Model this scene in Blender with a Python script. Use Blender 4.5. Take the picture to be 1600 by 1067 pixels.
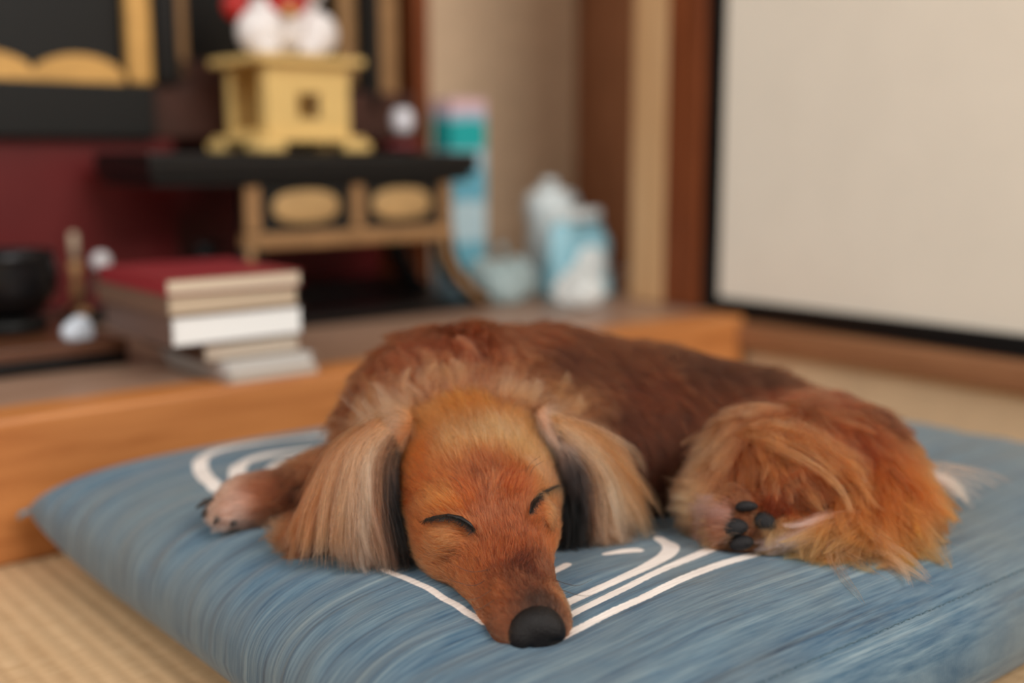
import bpy, bmesh, math, random
import numpy as np
from mathutils import Vector, Matrix
from mathutils.bvhtree import BVHTree
from mathutils.kdtree import KDTree

for o in list(bpy.data.objects):
    bpy.data.objects.remove(o)
SC = bpy.context.scene
COL = SC.collection
rng = np.random.default_rng(7)
random.seed(7)

# ------------------------------------------------------------------ camera
F_PX, PITCH, CAM_H = 1800.0, math.radians(9.4), 0.34
cd = bpy.data.cameras.new('camera')
cam = bpy.data.objects.new('camera', cd)
COL.objects.link(cam)
cam.location = (0, 0, CAM_H)
cam.rotation_euler = (math.pi / 2 - PITCH, 0, 0)
cd.sensor_fit = 'HORIZONTAL'
cd.sensor_width = 36.0
cd.lens = 36.0 * F_PX / 1600.0
cd.clip_start = 0.02
cd.dof.use_dof = True
cd.dof.focus_distance = 0.642
cd.dof.aperture_fstop = 2.1
cd.dof.aperture_blades = 0
SC.camera = cam

# ------------------------------------------------------------------ light
world = bpy.data.worlds.new('world')
SC.world = world
world.use_nodes = True
wn = world.node_tree.nodes
wn['Background'].inputs['Color'].default_value = (1.0, 0.97, 0.92, 1)
wn['Background'].inputs['Strength'].default_value = 0.24


def area_light(name, loc, target, size, power, color):
    ld = bpy.data.lights.new(name, 'AREA')
    ld.shape = 'RECTANGLE'
    ld.size, ld.size_y = size
    ld.energy = power
    ld.color = color
    lo = bpy.data.objects.new(name, ld)
    COL.objects.link(lo)
    lo.location = loc
    lo.rotation_euler = (Vector(target) - Vector(loc)).to_track_quat('-Z', 'Y').to_euler()
    return lo


area_light('window_daylight', (-1.5, -0.55, 1.75), (0.0, 0.9, 0.1), (1.7, 1.3), 35, (1.0, 0.97, 0.93))
area_light('window_daylight_second', (1.5, -1.0, 1.9), (0.1, 0.9, 0.15), (1.5, 1.2), 66, (1.0, 0.97, 0.93))
SC.view_settings.view_transform = 'Standard'
SC.view_settings.look = 'None'
SC.view_settings.gamma = 1.0
SC.view_settings.use_curve_mapping = False
SC.view_settings.exposure = 0.0

# ------------------------------------------------------------------ frames
U = np.array([0.769, 0.639, 0.0]); U /= np.linalg.norm(U)     # along the alcove sill
N = np.array([U[1], -U[0], 0.0])                               # out of the alcove, into the room
C0 = np.array([-0.40, 0.90, 0.0])                              # cushion's far left corner
P0 = np.array([-0.42, 0.91, 0.0])                              # a point on the sill's front face
ANG = math.atan2(U[1], U[0])


def room(a, b, z):
    """a along the sill, b out of the alcove (negative = into it), from P0"""
    p = P0 + a * U + b * N
    return (p[0], p[1], z)


def ray(px, py):
    d = np.array([(px - 800.0) / F_PX, 1.0, -(py - 533.5) / F_PX])
    c, s = math.cos(PITCH), math.sin(PITCH)
    return np.array([d[0], d[1] * c + d[2] * s, -d[1] * s + d[2] * c])


def at(px, py, depth):
    r = ray(px, py)
    p = r * (depth / r[1])
    return np.array([p[0], p[1], p[2] + CAM_H])


# ------------------------------------------------------------------ helpers
def srgb(*c):
    c = np.array(c, float) / 255.0
    return np.where(c <= 0.04045, c / 12.92, ((c + 0.055) / 1.055) ** 2.4)


def rgba(*c):
    l = srgb(*c)
    return (float(l[0]), float(l[1]), float(l[2]), 1.0)


MATS = {}


def mat(name, color, rough=0.6, spec=0.4, metal=0.0, var=0.0, vscale=20.0, bump=0.0, bscale=60.0, trans=0.0, coat=0.0, stretch=(1, 1, 1), color2=None, ior=1.45):
    if name in MATS:
        return MATS[name]
    m = bpy.data.materials.new(name)
    m.use_nodes = True
    nt = m.node_tree
    b = nt.nodes['Principled BSDF']
    b.inputs['Base Color'].default_value = color
    b.inputs['Roughness'].default_value = rough
    b.inputs['Specular IOR Level'].default_value = spec
    b.inputs['Metallic'].default_value = metal
    b.inputs['Transmission Weight'].default_value = trans
    b.inputs['Coat Weight'].default_value = coat
    b.inputs['IOR'].default_value = ior
    if var or bump or color2:
        tc = nt.nodes.new('ShaderNodeTexCoord')
        mp = nt.nodes.new('ShaderNodeMapping')
        mp.inputs['Scale'].default_value = stretch
        nt.links.new(tc.outputs['Object'], mp.inputs['Vector'])
        n = nt.nodes.new('ShaderNodeTexNoise')
        n.inputs['Scale'].default_value = vscale
        n.inputs['Detail'].default_value = 5
        nt.links.new(mp.outputs['Vector'], n.inputs['Vector'])
        mx = nt.nodes.new('ShaderNodeMix')
        mx.data_type = 'RGBA'
        c2 = color2 or tuple(min(1, c * (1 + var)) for c in color[:3]) + (1,)
        c1 = color if color2 else tuple(c * (1 - var) for c in color[:3]) + (1,)
        mx.inputs[6].default_value = c1
        mx.inputs[7].default_value = c2
        rp = nt.nodes.new('ShaderNodeValToRGB')
        rp.color_ramp.elements[0].position = 0.3
        rp.color_ramp.elements[1].position = 0.7
        nt.links.new(n.outputs['Fac'], rp.inputs['Fac'])
        nt.links.new(rp.outputs['Color'], mx.inputs[0])
        nt.links.new(mx.outputs[2], b.inputs['Base Color'])
        if bump:
            bn = nt.nodes.new('ShaderNodeTexNoise')
            bn.inputs['Scale'].default_value = bscale
            bn.inputs['Detail'].default_value = 4
            nt.links.new(mp.outputs['Vector'], bn.inputs['Vector'])
            bp = nt.nodes.new('ShaderNodeBump')
            bp.inputs['Strength'].default_value = bump
            bp.inputs['Distance'].default_value = 0.002
            nt.links.new(bn.outputs['Fac'], bp.inputs['Height'])
            nt.links.new(bp.outputs['Normal'], b.inputs['Normal'])
    MATS[name] = m
    return m


def mesh_obj(name, verts, faces, m, parent=None, smooth=True):
    me = bpy.data.meshes.new(name)
    me.from_pydata([tuple(map(float, v)) for v in verts], [], [tuple(map(int, f)) for f in faces])
    me.update()
    if smooth:
        me.polygons.foreach_set('use_smooth', [True] * len(me.polygons))
    if m is not None:
        me.materials.append(m)
    o = bpy.data.objects.new(name, me)
    COL.objects.link(o)
    if parent is not None:
        o.parent = parent
    return o


def bm_obj(name, bm, m, parent=None, smooth=False):
    me = bpy.data.meshes.new(name)
    bm.normal_update()
    bm.to_mesh(me)
    bm.free()
    if smooth:
        me.polygons.foreach_set('use_smooth', [True] * len(me.polygons))
    if m is not None:
        me.materials.append(m)
    o = bpy.data.objects.new(name, me)
    COL.objects.link(o)
    if parent is not None:
        o.parent = parent
    return o


def empty(name, loc, rz=0.0):
    o = bpy.data.objects.new(name, None)
    o.empty_display_size = 0.02
    COL.objects.link(o)
    o.location = loc
    o.rotation_euler = (0, 0, rz)
    return o


def tag(o, label=None, cat=None, group=None, kind=None):
    if label: o['label'] = label
    if cat: o['category'] = cat
    if group: o['group'] = group
    if kind: o['kind'] = kind
    return o


def bx(bm, x0, x1, y0, y1, z0, z1, bev=0.0, seg=2):
    vs = [bm.verts.new(p) for p in ((x0, y0, z0), (x1, y0, z0), (x1, y1, z0), (x0, y1, z0), (x0, y0, z1), (x1, y0, z1), (x1, y1, z1), (x0, y1, z1))]
    fs = [bm.faces.new([vs[i] for i in f]) for f in ((3, 2, 1, 0), (4, 5, 6, 7), (0, 1, 5, 4), (1, 2, 6, 5), (2, 3, 7, 6), (3, 0, 4, 7))]
    if bev:
        es = list({e for f in fs for e in f.edges})
        bmesh.ops.bevel(bm, geom=es, offset=bev, segments=seg, affect='EDGES', profile=0.6)
    return vs


def box(name, x0, x1, y0, y1, z0, z1, m, parent=None, bev=0.0, seg=2):
    bm = bmesh.new()
    bx(bm, x0, x1, y0, y1, z0, z1, bev, seg)
    return bm_obj(name, bm, m, parent)


def lathe(name, prof, m, parent=None, seg=32, loc=(0, 0, 0)):
    vs, fs = [], []
    for (r, z) in prof:
        for i in range(seg):
            a = 2 * math.pi * i / seg
            vs.append((loc[0] + r * math.cos(a), loc[1] + r * math.sin(a), loc[2] + z))
    for j in range(len(prof) - 1):
        for i in range(seg):
            a, b2 = j * seg + i, j * seg + (i + 1) % seg
            fs.append((a, b2, b2 + seg, a + seg))
    fs.append(tuple(range(seg - 1, -1, -1)))
    fs.append(tuple(range((len(prof) - 1) * seg, len(prof) * seg)))
    return mesh_obj(name, vs, fs, m, parent)


def tube(name, pts, rads, m, parent=None, seg=8):
    pts = [np.array(p, float) for p in pts]
    vs, fs = [], []
    up = np.array([0.13, 0.21, 0.97])
    for i, p in enumerate(pts):
        t = pts[min(i + 1, len(pts) - 1)] - pts[max(i - 1, 0)]
        t /= np.linalg.norm(t) + 1e-12
        a = np.cross(t, up); a /= np.linalg.norm(a) + 1e-12
        b2 = np.cross(t, a)
        r = rads[i] if hasattr(rads, '__len__') else rads
        for k in range(seg):
            an = 2 * math.pi * k / seg
            vs.append(p + r * (math.cos(an) * a + math.sin(an) * b2))
    n = len(pts)
    for i in range(n - 1):
        for k in range(seg):
            a, b2 = i * seg + k, i * seg + (k + 1) % seg
            fs.append((a, b2, b2 + seg, a + seg))
    fs.append(tuple(range(seg - 1, -1, -1)))
    fs.append(tuple(range((n - 1) * seg, n * seg)))
    return mesh_obj(name, vs, fs, m, parent)


# ---------- implicit surfaces -> one continuous mesh
def surface_nets(Fv, xs, ys, zs):
    S = Fv < 0
    nx, ny, nz = Fv.shape
    c = [(i, j, k) for i in (0, 1) for j in (0, 1) for k in (0, 1)]
    sl = lambda i, j, k: (slice(i, nx - 1 + i), slice(j, ny - 1 + j), slice(k, nz - 1 + k))
    cnt = sum(S[sl(*q)].astype(np.int8) for q in c)
    act = (cnt > 0) & (cnt < 8)
    I, J, K = np.nonzero(act)
    idx = -np.ones(act.shape, np.int64)
    idx[I, J, K] = np.arange(len(I))
    acc = np.zeros((len(I), 3)); num = np.zeros(len(I))
    ax = (xs, ys, zs)
    for d in range(3):
        for u in (0, 1):
            for v in (0, 1):
                o0 = [0, 0, 0]
                o0[(d + 1) % 3], o0[(d + 2) % 3] = u, v
                o1 = list(o0); o1[d] = 1
                f0 = Fv[I + o0[0], J + o0[1], K + o0[2]]
                f1 = Fv[I + o1[0], J + o1[1], K + o1[2]]
                m = (f0 < 0) != (f1 < 0)
                t = np.where(m, f0 / np.where(m, f0 - f1, 1), 0)
                p0 = np.stack([xs[I + o0[0]], ys[J + o0[1]], zs[K + o0[2]]], 1)
                p1 = np.stack([xs[I + o1[0]], ys[J + o1[1]], zs[K + o1[2]]], 1)
                acc += np.where(m[:, None], p0 + (p1 - p0) * t[:, None], 0)
                num += m
    V = acc / num[:, None]
    Q = []
    for d in range(3):
        a, b2 = (d + 1) % 3, (d + 2) % 3
        sA = [slice(None)] * 3; sB = [slice(None)] * 3
        sA[d] = slice(0, -1); sB[d] = slice(1, None)
        A, B = S[tuple(sA)], S[tuple(sB)]
        E = np.nonzero(A != B)
        e = np.stack(E, 1)
        ok = (e[:, a] > 0) & (e[:, b2] > 0) & (e[:, a] < Fv.shape[a] - 1) & (e[:, b2] < Fv.shape[b2] - 1)
        e = e[ok]
        inside = A[e[:, 0], e[:, 1], e[:, 2]]
        def cell(da, db):
            q = e.copy(); q[:, a] += da; q[:, b2] += db
            return idx[q[:, 0], q[:, 1], q[:, 2]]
        quad = np.stack([cell(-1, -1), cell(0, -1), cell(0, 0), cell(-1, 0)], 1)
        quad[~inside] = quad[~inside][:, ::-1]
        Q.append(quad)
    return V, np.concatenate(Q)


def smin(a, b2, k):
    h = np.clip(0.5 + 0.5 * (b2 - a) / k, 0, 1)
    return b2 * (1 - h) + a * h - k * h * (1 - h)


class Field:
    def __init__(self, xs, ys, zs):
        self.xs, self.ys, self.zs = xs, ys, zs
        self.X, self.Y, self.Z = np.meshgrid(xs, ys, zs, indexing='ij')
        self.F = np.full(self.X.shape, 0.5)

    def sub(self, lo, hi):
        s = []
        for g, l, h in zip((self.xs, self.ys, self.zs), lo, hi):
            s.append(slice(int(np.searchsorted(g, l)), int(np.searchsorted(g, h)) + 1))
        return tuple(s)

    def add(self, fn, lo, hi, k, cut=False):
        s = self.sub(np.array(lo) - k - 0.015, np.array(hi) + k + 0.015)
        d = fn(self.X[s], self.Y[s], self.Z[s])
        if cut:
            self.F[s] = -smin(-self.F[s], d, k)
        else:
            self.F[s] = smin(self.F[s], d, k)

    def cone(self, a, b2, r1, r2, k, cut=False, flat=None, f=1.0):
        a, b2 = np.array(a, float), np.array(b2, float)
        ab = b2 - a; L2 = ab @ ab + 1e-12

        def fn(X, Y, Z):
            px, py, pz = X - a[0], Y - a[1], Z - a[2]
            t = np.clip((px * ab[0] + py * ab[1] + pz * ab[2]) / L2, 0, 1)
            qx, qy, qz = px - t * ab[0], py - t * ab[1], pz - t * ab[2]
            if flat is not None:
                dn = qx * flat[0] + qy * flat[1] + qz * flat[2]
                w2 = np.maximum(qx * qx + qy * qy + qz * qz - dn * dn, 0)
                r = r1 + (r2 - r1) * t
                k0 = np.sqrt(w2 / (r * r) + dn * dn / (r * f) ** 2) + 1e-9
                k1 = np.sqrt(w2 / r ** 4 + dn * dn / (r * f) ** 4) + 1e-9
                return k0 * (k0 - 1) / k1
            return np.sqrt(qx * qx + qy * qy + qz * qz) - (r1 + (r2 - r1) * t)
        r = max(r1, r2)
        self.add(fn, np.minimum(a, b2) - r, np.maximum(a, b2) + r, k, cut)

    def ell(self, c, r, k, rot=None, cut=False):
        c, r = np.array(c, float), np.array(r, float)

        def fn(X, Y, Z):
            p = [X - c[0], Y - c[1], Z - c[2]]
            if rot is not None:
                p = [p[0] * rot[0, i] + p[1] * rot[1, i] + p[2] * rot[2, i] for i in range(3)]
            k0 = np.sqrt(sum((q / s) ** 2 for q, s in zip(p, r))) + 1e-9
            k1 = np.sqrt(sum((q / s ** 2) ** 2 for q, s in zip(p, r))) + 1e-9
            return k0 * (k0 - 1) / k1
        m = r.max()
        self.add(fn, c - m, c + m, k, cut)

    def mesh(self):
        return surface_nets(self.F, self.xs, self.ys, self.zs)

# ------------------------------------------------------------------ the room
def noded(name, build, rough=.6, spec=.3):
    m = bpy.data.materials.new(name); m.use_nodes = True
    nt = m.node_tree; b = nt.nodes['Principled BSDF']
    b.inputs['Roughness'].default_value = rough
    b.inputs['Specular IOR Level'].default_value = spec
    build(nt, b)
    MATS[name] = m
    return m


def tatami_nodes(nt, b):
    nd, lk = nt.nodes, nt.links
    tc = nd.new('ShaderNodeTexCoord')
    def wave(ax, scale, dist):
        w = nd.new('ShaderNodeTexWave'); w.wave_type = 'BANDS'; w.bands_direction = ax
        w.inputs['Scale'].default_value = scale; w.inputs['Distortion'].default_value = dist; w.inputs['Detail'].default_value = 2
        lk.new(tc.outputs['Object'], w.inputs['Vector'])
        return w
    w1, w2 = wave('X', 21, .4), wave('Y', 95, .8)
    mp = nd.new('ShaderNodeMapping'); mp.inputs['Scale'].default_value = (8, 90, 1)
    lk.new(tc.outputs['Object'], mp.inputs['Vector'])
    n = nd.new('ShaderNodeTexNoise'); n.inputs['Scale'].default_value = 6; n.inputs['Detail'].default_value = 5
    lk.new(mp.outputs['Vector'], n.inputs['Vector'])
    r = nd.new('ShaderNodeValToRGB')
    r.color_ramp.elements[0].color = rgba(186, 150, 110); r.color_ramp.elements[0].position = .3
    r.color_ramp.elements[1].color = rgba(216, 184, 144); r.color_ramp.elements[1].position = .7
    lk.new(n.outputs['Fac'], r.inputs['Fac'])
    x = nd.new('ShaderNodeMix'); x.data_type = 'RGBA'; x.blend_type = 'MULTIPLY'; x.inputs[0].default_value = .35
    r2 = nd.new('ShaderNodeValToRGB'); r2.color_ramp.elements[0].color = (.75, .71, .66, 1); r2.color_ramp.elements[0].position = .1; r2.color_ramp.elements[1].position = .5
    lk.new(w1.outputs['Fac'], r2.inputs['Fac'])
    lk.new(r.outputs['Color'], x.inputs[6]); lk.new(r2.outputs['Color'], x.inputs[7])
    lk.new(x.outputs[2], b.inputs['Base Color'])
    a = nd.new('ShaderNodeMath'); a.operation = 'MULTIPLY_ADD'; a.inputs[1].default_value = .3
    lk.new(w2.outputs['Fac'], a.inputs[0]); lk.new(w1.outputs['Fac'], a.inputs[2])
    bp = nd.new('ShaderNodeBump'); bp.inputs['Strength'].default_value = .5; bp.inputs['Distance'].default_value = .0015
    lk.new(a.outputs[0], bp.inputs['Height']); lk.new(bp.outputs['Normal'], b.inputs['Normal'])


def plank_nodes(c1, c2, st, sc=6):
    def f(nt, b):
        nd, lk = nt.nodes, nt.links
        tc = nd.new('ShaderNodeTexCoord'); mp = nd.new('ShaderNodeMapping'); mp.inputs['Scale'].default_value = st
        lk.new(tc.outputs['Object'], mp.inputs['Vector'])
        n = nd.new('ShaderNodeTexNoise'); n.inputs['Scale'].default_value = sc; n.inputs['Detail'].default_value = 7; n.inputs['Distortion'].default_value = .6
        lk.new(mp.outputs['Vector'], n.inputs['Vector'])
        r = nd.new('ShaderNodeValToRGB')
        r.color_ramp.elements[0].color = c1; r.color_ramp.elements[0].position = .32
        r.color_ramp.elements[1].color = c2; r.color_ramp.elements[1].position = .68
        lk.new(n.outputs['Fac'], r.inputs['Fac']); lk.new(r.outputs['Color'], b.inputs['Base Color'])
    return f


M_TATAMI = noded('tatami', tatami_nodes, .7, .25)
M_SILL = noded('honey_wood', plank_nodes(rgba(176, 108, 56), rgba(204, 134, 76), (1, 12, 12)), .42, .45)
M_BOARD = noded('alcove_board', plank_nodes(rgba(146, 114, 94), rgba(172, 138, 116), (1, 14, 14)), .38, .5)
M_POST = noded('pale_post_wood', plank_nodes(rgba(200, 156, 110), rgba(216, 176, 130), (14, 14, 1)), .5, .3)
M_JAMB = noded('red_brown_wood', plank_nodes(rgba(106, 52, 24), rgba(136, 72, 36), (14, 14, 1)), .5, .3)
M_BEAM = noded('brown_beam_wood', plank_nodes(rgba(132, 88, 58), rgba(158, 110, 76), (14, 1, 14)), .5, .3)
M_PLASTER = mat('sand_plaster', rgba(230, 200, 166), .9, .1, var=.06, vscale=30, bump=.3, bscale=300)
M_LOWWALL = mat('low_plaster', rgba(208, 184, 152), .9, .1, var=.05, vscale=20, bump=.2, bscale=300)
M_SIDE = noded('brown_side_panel', plank_nodes(rgba(136, 88, 58), rgba(158, 106, 74), (10, 10, 1)), .7, .2)
M_PAPER = mat('fusuma_paper', rgba(238, 229, 214), .85, .1, var=.02, vscale=12, bump=.1, bscale=200)
M_LAQ = mat('black_lacquer', rgba(15, 14, 14), .35, .35)
M_LAQB = mat('soft_black_lacquer', rgba(22, 22, 21), .45, .3)
M_RED = mat('dark_red_lacquer', rgba(100, 27, 27), .4, .4, var=.2, vscale=5)
M_GOLD = mat('gold_leaf', rgba(206, 160, 92), .45, .5, metal=.35, var=.12, vscale=40)
M_GOLDD = mat('aged_gold', rgba(160, 122, 82), .5, .4, metal=.2, var=.15, vscale=40)
M_GOLDO = mat('pale_gold_leaf', rgba(190, 154, 104), .6, .3, metal=.1, var=.12, vscale=40)
M_DKWOOD = mat('dark_wood', rgba(70, 40, 30), .5, .4, var=.2, vscale=20)


def struct(name, a0, a1, b0, b1, z0, z1, m, bev=0.0, parent=None):
    """a box in room directions: a along the sill, b out of the alcove"""
    o = box(name, a0, a1, -b1, -b0, z0, z1, m, parent, bev)
    if parent is None:
        o.location = tuple(P0); o.rotation_euler = (0, 0, ANG)
        o['kind'] = 'structure'
    return o


# local x = a, local y = -b
LZ = .124
struct('floor', -2.2, .952, -.10, 3.2, -.06, 0.0, M_TATAMI)
sill = struct('trim_1', -1.6, .948, -.055, 0, .001, LZ, M_SILL, .004)
alc = struct('floor_alcove', -1.6, 1.25, -.66, -.056, -.05, LZ - .0015, M_BOARD)
struct('wall_back', -1.6, 1.30, -.72, -.661, 0, 2.2, M_PLASTER)
struct('wall_side', 1.25, 1.30, -.66, -.215, LZ, 2.2, M_SIDE)
struct('trim_2', .950, 1.03, -.216, -.152, LZ, 2.2, M_POST, .003)
struct('trim_3', .951, 1.00, -.151, -.089, LZ, 2.2, M_JAMB, .003)
struct('trim_4', .935, 1.06, -.087, 1.75, .082, .1145, M_BEAM, .003)
struct('wall_right', .955, 1.06, -.087, 1.75, 0, .081, M_LOWWALL)
# sliding door: black lacquer frame round a papered panel
dr = tag(empty('door_1', room(.96, .35, .115), ANG), kind='structure')
Z1, DL, DR_, FW = 1.75, .437, -.48, .027      # local y = -(b - .35)
box('door_panel', .006, .022, DR_ + FW, DL - FW, FW, Z1 - FW, M_PAPER, dr)
box('stile', 0, .028, DL - FW, DL, 0, Z1, M_LAQ, dr, .002)
box('stile', 0, .028, DR_, DR_ + FW, 0, Z1, M_LAQ, dr, .002)
box('bottom_rail', 0, .028, DR_ + FW, DL - FW, 0, FW, M_LAQ, dr, .002)
box('top_rail', 0, .028, DR_ + FW, DL - FW, Z1 - FW, Z1, M_LAQ, dr, .002)


d2 = tag(empty('door_2', room(.992, 1.27, .115), ANG), kind='structure')
for nm, y0, y1, z0, z1, mm in (('stile', DL - FW, DL, 0, Z1, M_LAQ), ('stile', DR_, DR_ + FW, 0, Z1, M_LAQ), ('bottom_rail', DR_ + FW, DL - FW, 0, FW, M_LAQ), ('top_rail', DR_ + FW, DL - FW, Z1 - FW, Z1, M_LAQ)):
    box(nm, 0, .028, y0, y1, z0, z1, mm, d2, .002)
box('door_panel', .006, .022, DR_ + FW, DL - FW, FW, Z1 - FW, M_PAPER, d2)
struct('trim_5', .935, 1.06, -.087, 1.75, 1.868, 1.91, M_BEAM, .003)
struct('wall_right_upper', .955, 1.06, -.087, 1.75, 1.911, 2.2, M_PLASTER)

# ------------------------------------------------------------------ household altar at the left
def thing(name, label, cat, a, b, z, rz=0.0, group=None):
    e = empty(name, room(a, b, z), ANG + rz)
    return tag(e, label, cat, group)


alt = thing('altar_cabinet', 'tall black lacquer altar cabinet with gilt edged panels and red base', 'cabinet', .16, -.485, LZ)
# local: x along the front (0 = a .16), y into the alcove, z up from the alcove floor
AX0, AX1 = -.75, .62
box('back_panel', AX0, AX1, .155, .172, 0, 1.3, M_LAQB, alt)
box('side_panel', AX1 - .022, AX1, -.01, .154, .0, 1.3, M_JAMB, alt, .002)
box('side_panel', AX0, AX0 + .022, -.01, .154, 0, 1.3, M_JAMB, alt, .002)
box('red_panel', AX0 + .023, .215, .0, .02, .022, .231, M_RED, alt)
box('red_panel', .215, AX1 - .023, .10, .12, .022, .231, M_RED, alt)
box('plinth', AX0 + .023, AX1 - .023, -.02, .15, 0, .021, M_LAQ, alt, .002)
box('cross_rail', AX0 + .023, .185, -.022, .05, .232, .298, M_LAQB, alt, .003)
box('cross_rail', .186, AX1 - .023, -.005, .05, .232, .30, M_DKWOOD, alt, .003)
# gilt lower border of the left panel, a run of shallow arches
def arches(x0, x1, n, z0, z1, y0, y1):
    bm = bmesh.new()
    m = n * 12
    top, bot = [], []
    for i in range(m + 1):
        x = x0 + (x1 - x0) * i / m
        h = abs(math.sin(math.pi * (i / 12.0)))
        top.append(z0 + (z1 - z0) * (.35 + .65 * h ** .6)); bot.append(x)
    def row(y):
        return [bm.verts.new((bot[i], y, z0)) for i in range(m + 1)], [bm.verts.new((bot[i], y, top[i])) for i in range(m + 1)]
    f0, f1 = row(y0); g0, g1 = row(y1)
    for i in range(m):
        bm.faces.new((f0[i], f0[i + 1], f1[i + 1], f1[i]))
        bm.faces.new((g0[i + 1], g0[i], g1[i], g1[i + 1]))
        bm.faces.new((f1[i], f1[i + 1], g1[i + 1], g1[i]))
        bm.faces.new((f0[i + 1], f0[i], g0[i], g0[i + 1]))
    bm.faces.new((f0[0], f1[0], g1[0], g0[0])); bm.faces.new((f0[-1], g0[-1], g1[-1], f1[-1]))
    return bm
bm_obj('gilt_border', arches(AX0 + .03, .15, 8, .299, .332, -.012, .004), M_GOLD, alt)
box('gilt_stile', .158, .188, -.014, .006, .299, .95, M_GOLD, alt, .004)
box('black_panel', AX0 + .023, .157, .012, .022, .299, .95, M_LAQB, alt)
box('pillar', .193, .222, -.018, .03, .30, .95, M_LAQ, alt, .003)
box('gilt_stile', .232, .250, .02, .04, .31, .95, M_GOLDD, alt, .003)
box('inner_rail', .232, .485, .02, .04, .300, .335, M_DKWOOD, alt, .002)
box('black_panel', .253, .48, .05, .06, .335, .95, M_LAQ, alt)
box('gilt_stile', .486, .510, .02, .04, .31, .95, M_GOLDD, alt, .003)
box('door_leaf', .514, .534, -.005, .03, .27, .95, M_LAQB, alt, .002)
box('gilt_stile', .540, .570, .0, .03, .25, .95, M_GOLDD, alt, .003)
box('cornice', AX0, AX1, -.02, .174, 1.301, 1.34, M_LAQ, alt, .004)

# front step of the altar: black board with a brown lacquered top
stp = thing('altar_step', 'low black step with brown top edge under the black bowl', 'step', -.20, -.30, LZ)
box('body', -.36, .385, -.115, .12, 0, .014, M_LAQ, stp, .002)
box('top_board', -.36, .385, -.118, .12, .0142, .026, mat('brown_lacquer', rgba(96, 60, 40), .35, .5), stp, .002)

# ---- altar table
tb = thing('altar_table', 'black lacquer altar table with gilt oval panels and curved legs', 'table', .49, -.36, LZ)
TW = .225
box('table_top', -.235, TW, -.085, .085, .186, .214, M_LAQ, tb, .004)
box('top_edge', -.228, TW - .007, -.078, .078, .176, .1855, M_LAQB, tb, .002)
apr = box('apron', -.115, .195, -.066, -.050, .118, .1755, M_LAQB, tb)
box('gilt_rail', -.115, .195, -.070, -.052, .098, .1175, M_GOLDD, tb, .003)
def oval(name, cx, cz, rx, rz, y, m, parent):
    vs, fs = [], []
    n = 28
    for k, (s, yy) in enumerate(((1.0, y), (1.0, y - .002), (.9, y - .0035), (.5, y - .004))):
        for i in range(n):
            t = 2 * math.pi * i / n
            c, sn = math.cos(t), math.sin(t)
            vs.append((cx + s * rx * math.copysign(abs(c) ** .8, c), yy, cz + s * rz * math.copysign(abs(sn) ** .8, sn)))
    for k in range(3):
        for i in range(n):
            a, b2 = k * n + i, k * n + (i + 1) % n
            fs.append((a, b2, b2 + n, a + n))
    fs.append(tuple(range(3 * n, 4 * n))); fs.append(tuple(range(n - 1, -1, -1)))
    return mesh_obj(name, vs, fs, m, parent)
oval('gilt_oval', -.030, .148, .046, .0205, -.0655, M_GOLDO, apr)
oval('gilt_oval', .112, .148, .046, .0205, -.0655, M_GOLDO, apr)
for x in (-.104, .040, .178):
    box('gilt_mullion', x - (.010 if x < 0 else .006), x + (.010 if x < 0 else .012), -.071, -.064, .119, .175, M_GOLDD, apr, .002)
for sx, x0 in ((-1, -.10), (1, .18)):
    for sy in (-1, 1):
        pts = []
        for k in range(9):
            t = k / 8
            pts.append((x0 + sx * (.004 + .060 * t ** 2.2), sy * (.060 + .012 * t ** 2), .100 - .090 * t))
        lg = tube('leg', pts, [.016 - .005 * (k / 8) + (.004 if k == 8 else 0) for k in range(9)], M_LAQ, tb, 10)
        if sy < 0:
            tube('gilt_edge', [(p[0] - .006, p[1] - .0125, p[2]) for p in pts], [.0055] * 9, M_GOLDD, lg, 8)
box('foot_rail', -.17, .25, -.076, .076, 0, .012, M_LAQ, tb, .002)

# ---- wooden offering stand with a square opening
st = thing('offering_stand', 'pale yellow wooden offering stand with a square hole', 'stand', .482, -.372, LZ + .2142)
M_HINOKI = mat('pale_cypress', rgba(222, 188, 120), .55, .3, var=.08, vscale=14, stretch=(1, 1, 6))
def frame_wall(name, w, h, hole, t, parent, m, shift=(0, 0), axis='x', pos=0.0):
    """a board with a square opening, made of one ring of quads"""
    hx, hz0, hz1 = hole
    o = [(-w, 0), (w, 0), (w, h), (-w, h)]
    i_ = [(-hx, hz0), (hx, hz0), (hx, hz1), (-hx, hz1)]
    vs, fs = [], []
    for d in (0, t):
        for x, z in o + i_:
            vs.append((x, pos + d, z) if axis == 'x' else (pos + d, x, z))
    for k in range(4):
        k2 = (k + 1) % 4
        fs.append((k, k2, 4 + k2, 4 + k)); fs.append((8 + k2, 8 + k, 12 + k, 12 + k2))
        fs.append((4 + k, 4 + k2, 12 + k2, 12 + k)); fs.append((k2, k, 8 + k, 8 + k2))
    return mesh_obj(name, vs, fs, m, parent, smooth=False)
SW, SD = .058, .054
frame_wall('front_board', SW, .090, (.016, .022, .053), .006, st, M_HINOKI, axis='x', pos=-SD).location.z = .0195
frame_wall('rear_board', SW, .090, (.016, .022, .053), .006, st, M_HINOKI, axis='x', pos=SD - .006).location.z = .0195
frame_wall('side_board', SD - .0065, .090, (.036, .008, .084), .006, st, M_HINOKI, axis='y', pos=-SW).location.z = .0195
frame_wall('side_board', SD - .0065, .090, (.036, .008, .084), .006, st, M_HINOKI, axis='y', pos=SW - .006).location.z = .0195
for sx in (-1, 1):
    for sy in (-1, 1):
        bm = bmesh.new()
        bx(bm, min(sx * .042, sx * .080), max(sx * .042, sx * .080), min(sy * .034, sy * .072), max(sy * .034, sy * .072), 0, .0125, .004, 3)
        bm_obj('foot', bm, M_HINOKI, st, True)
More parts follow.
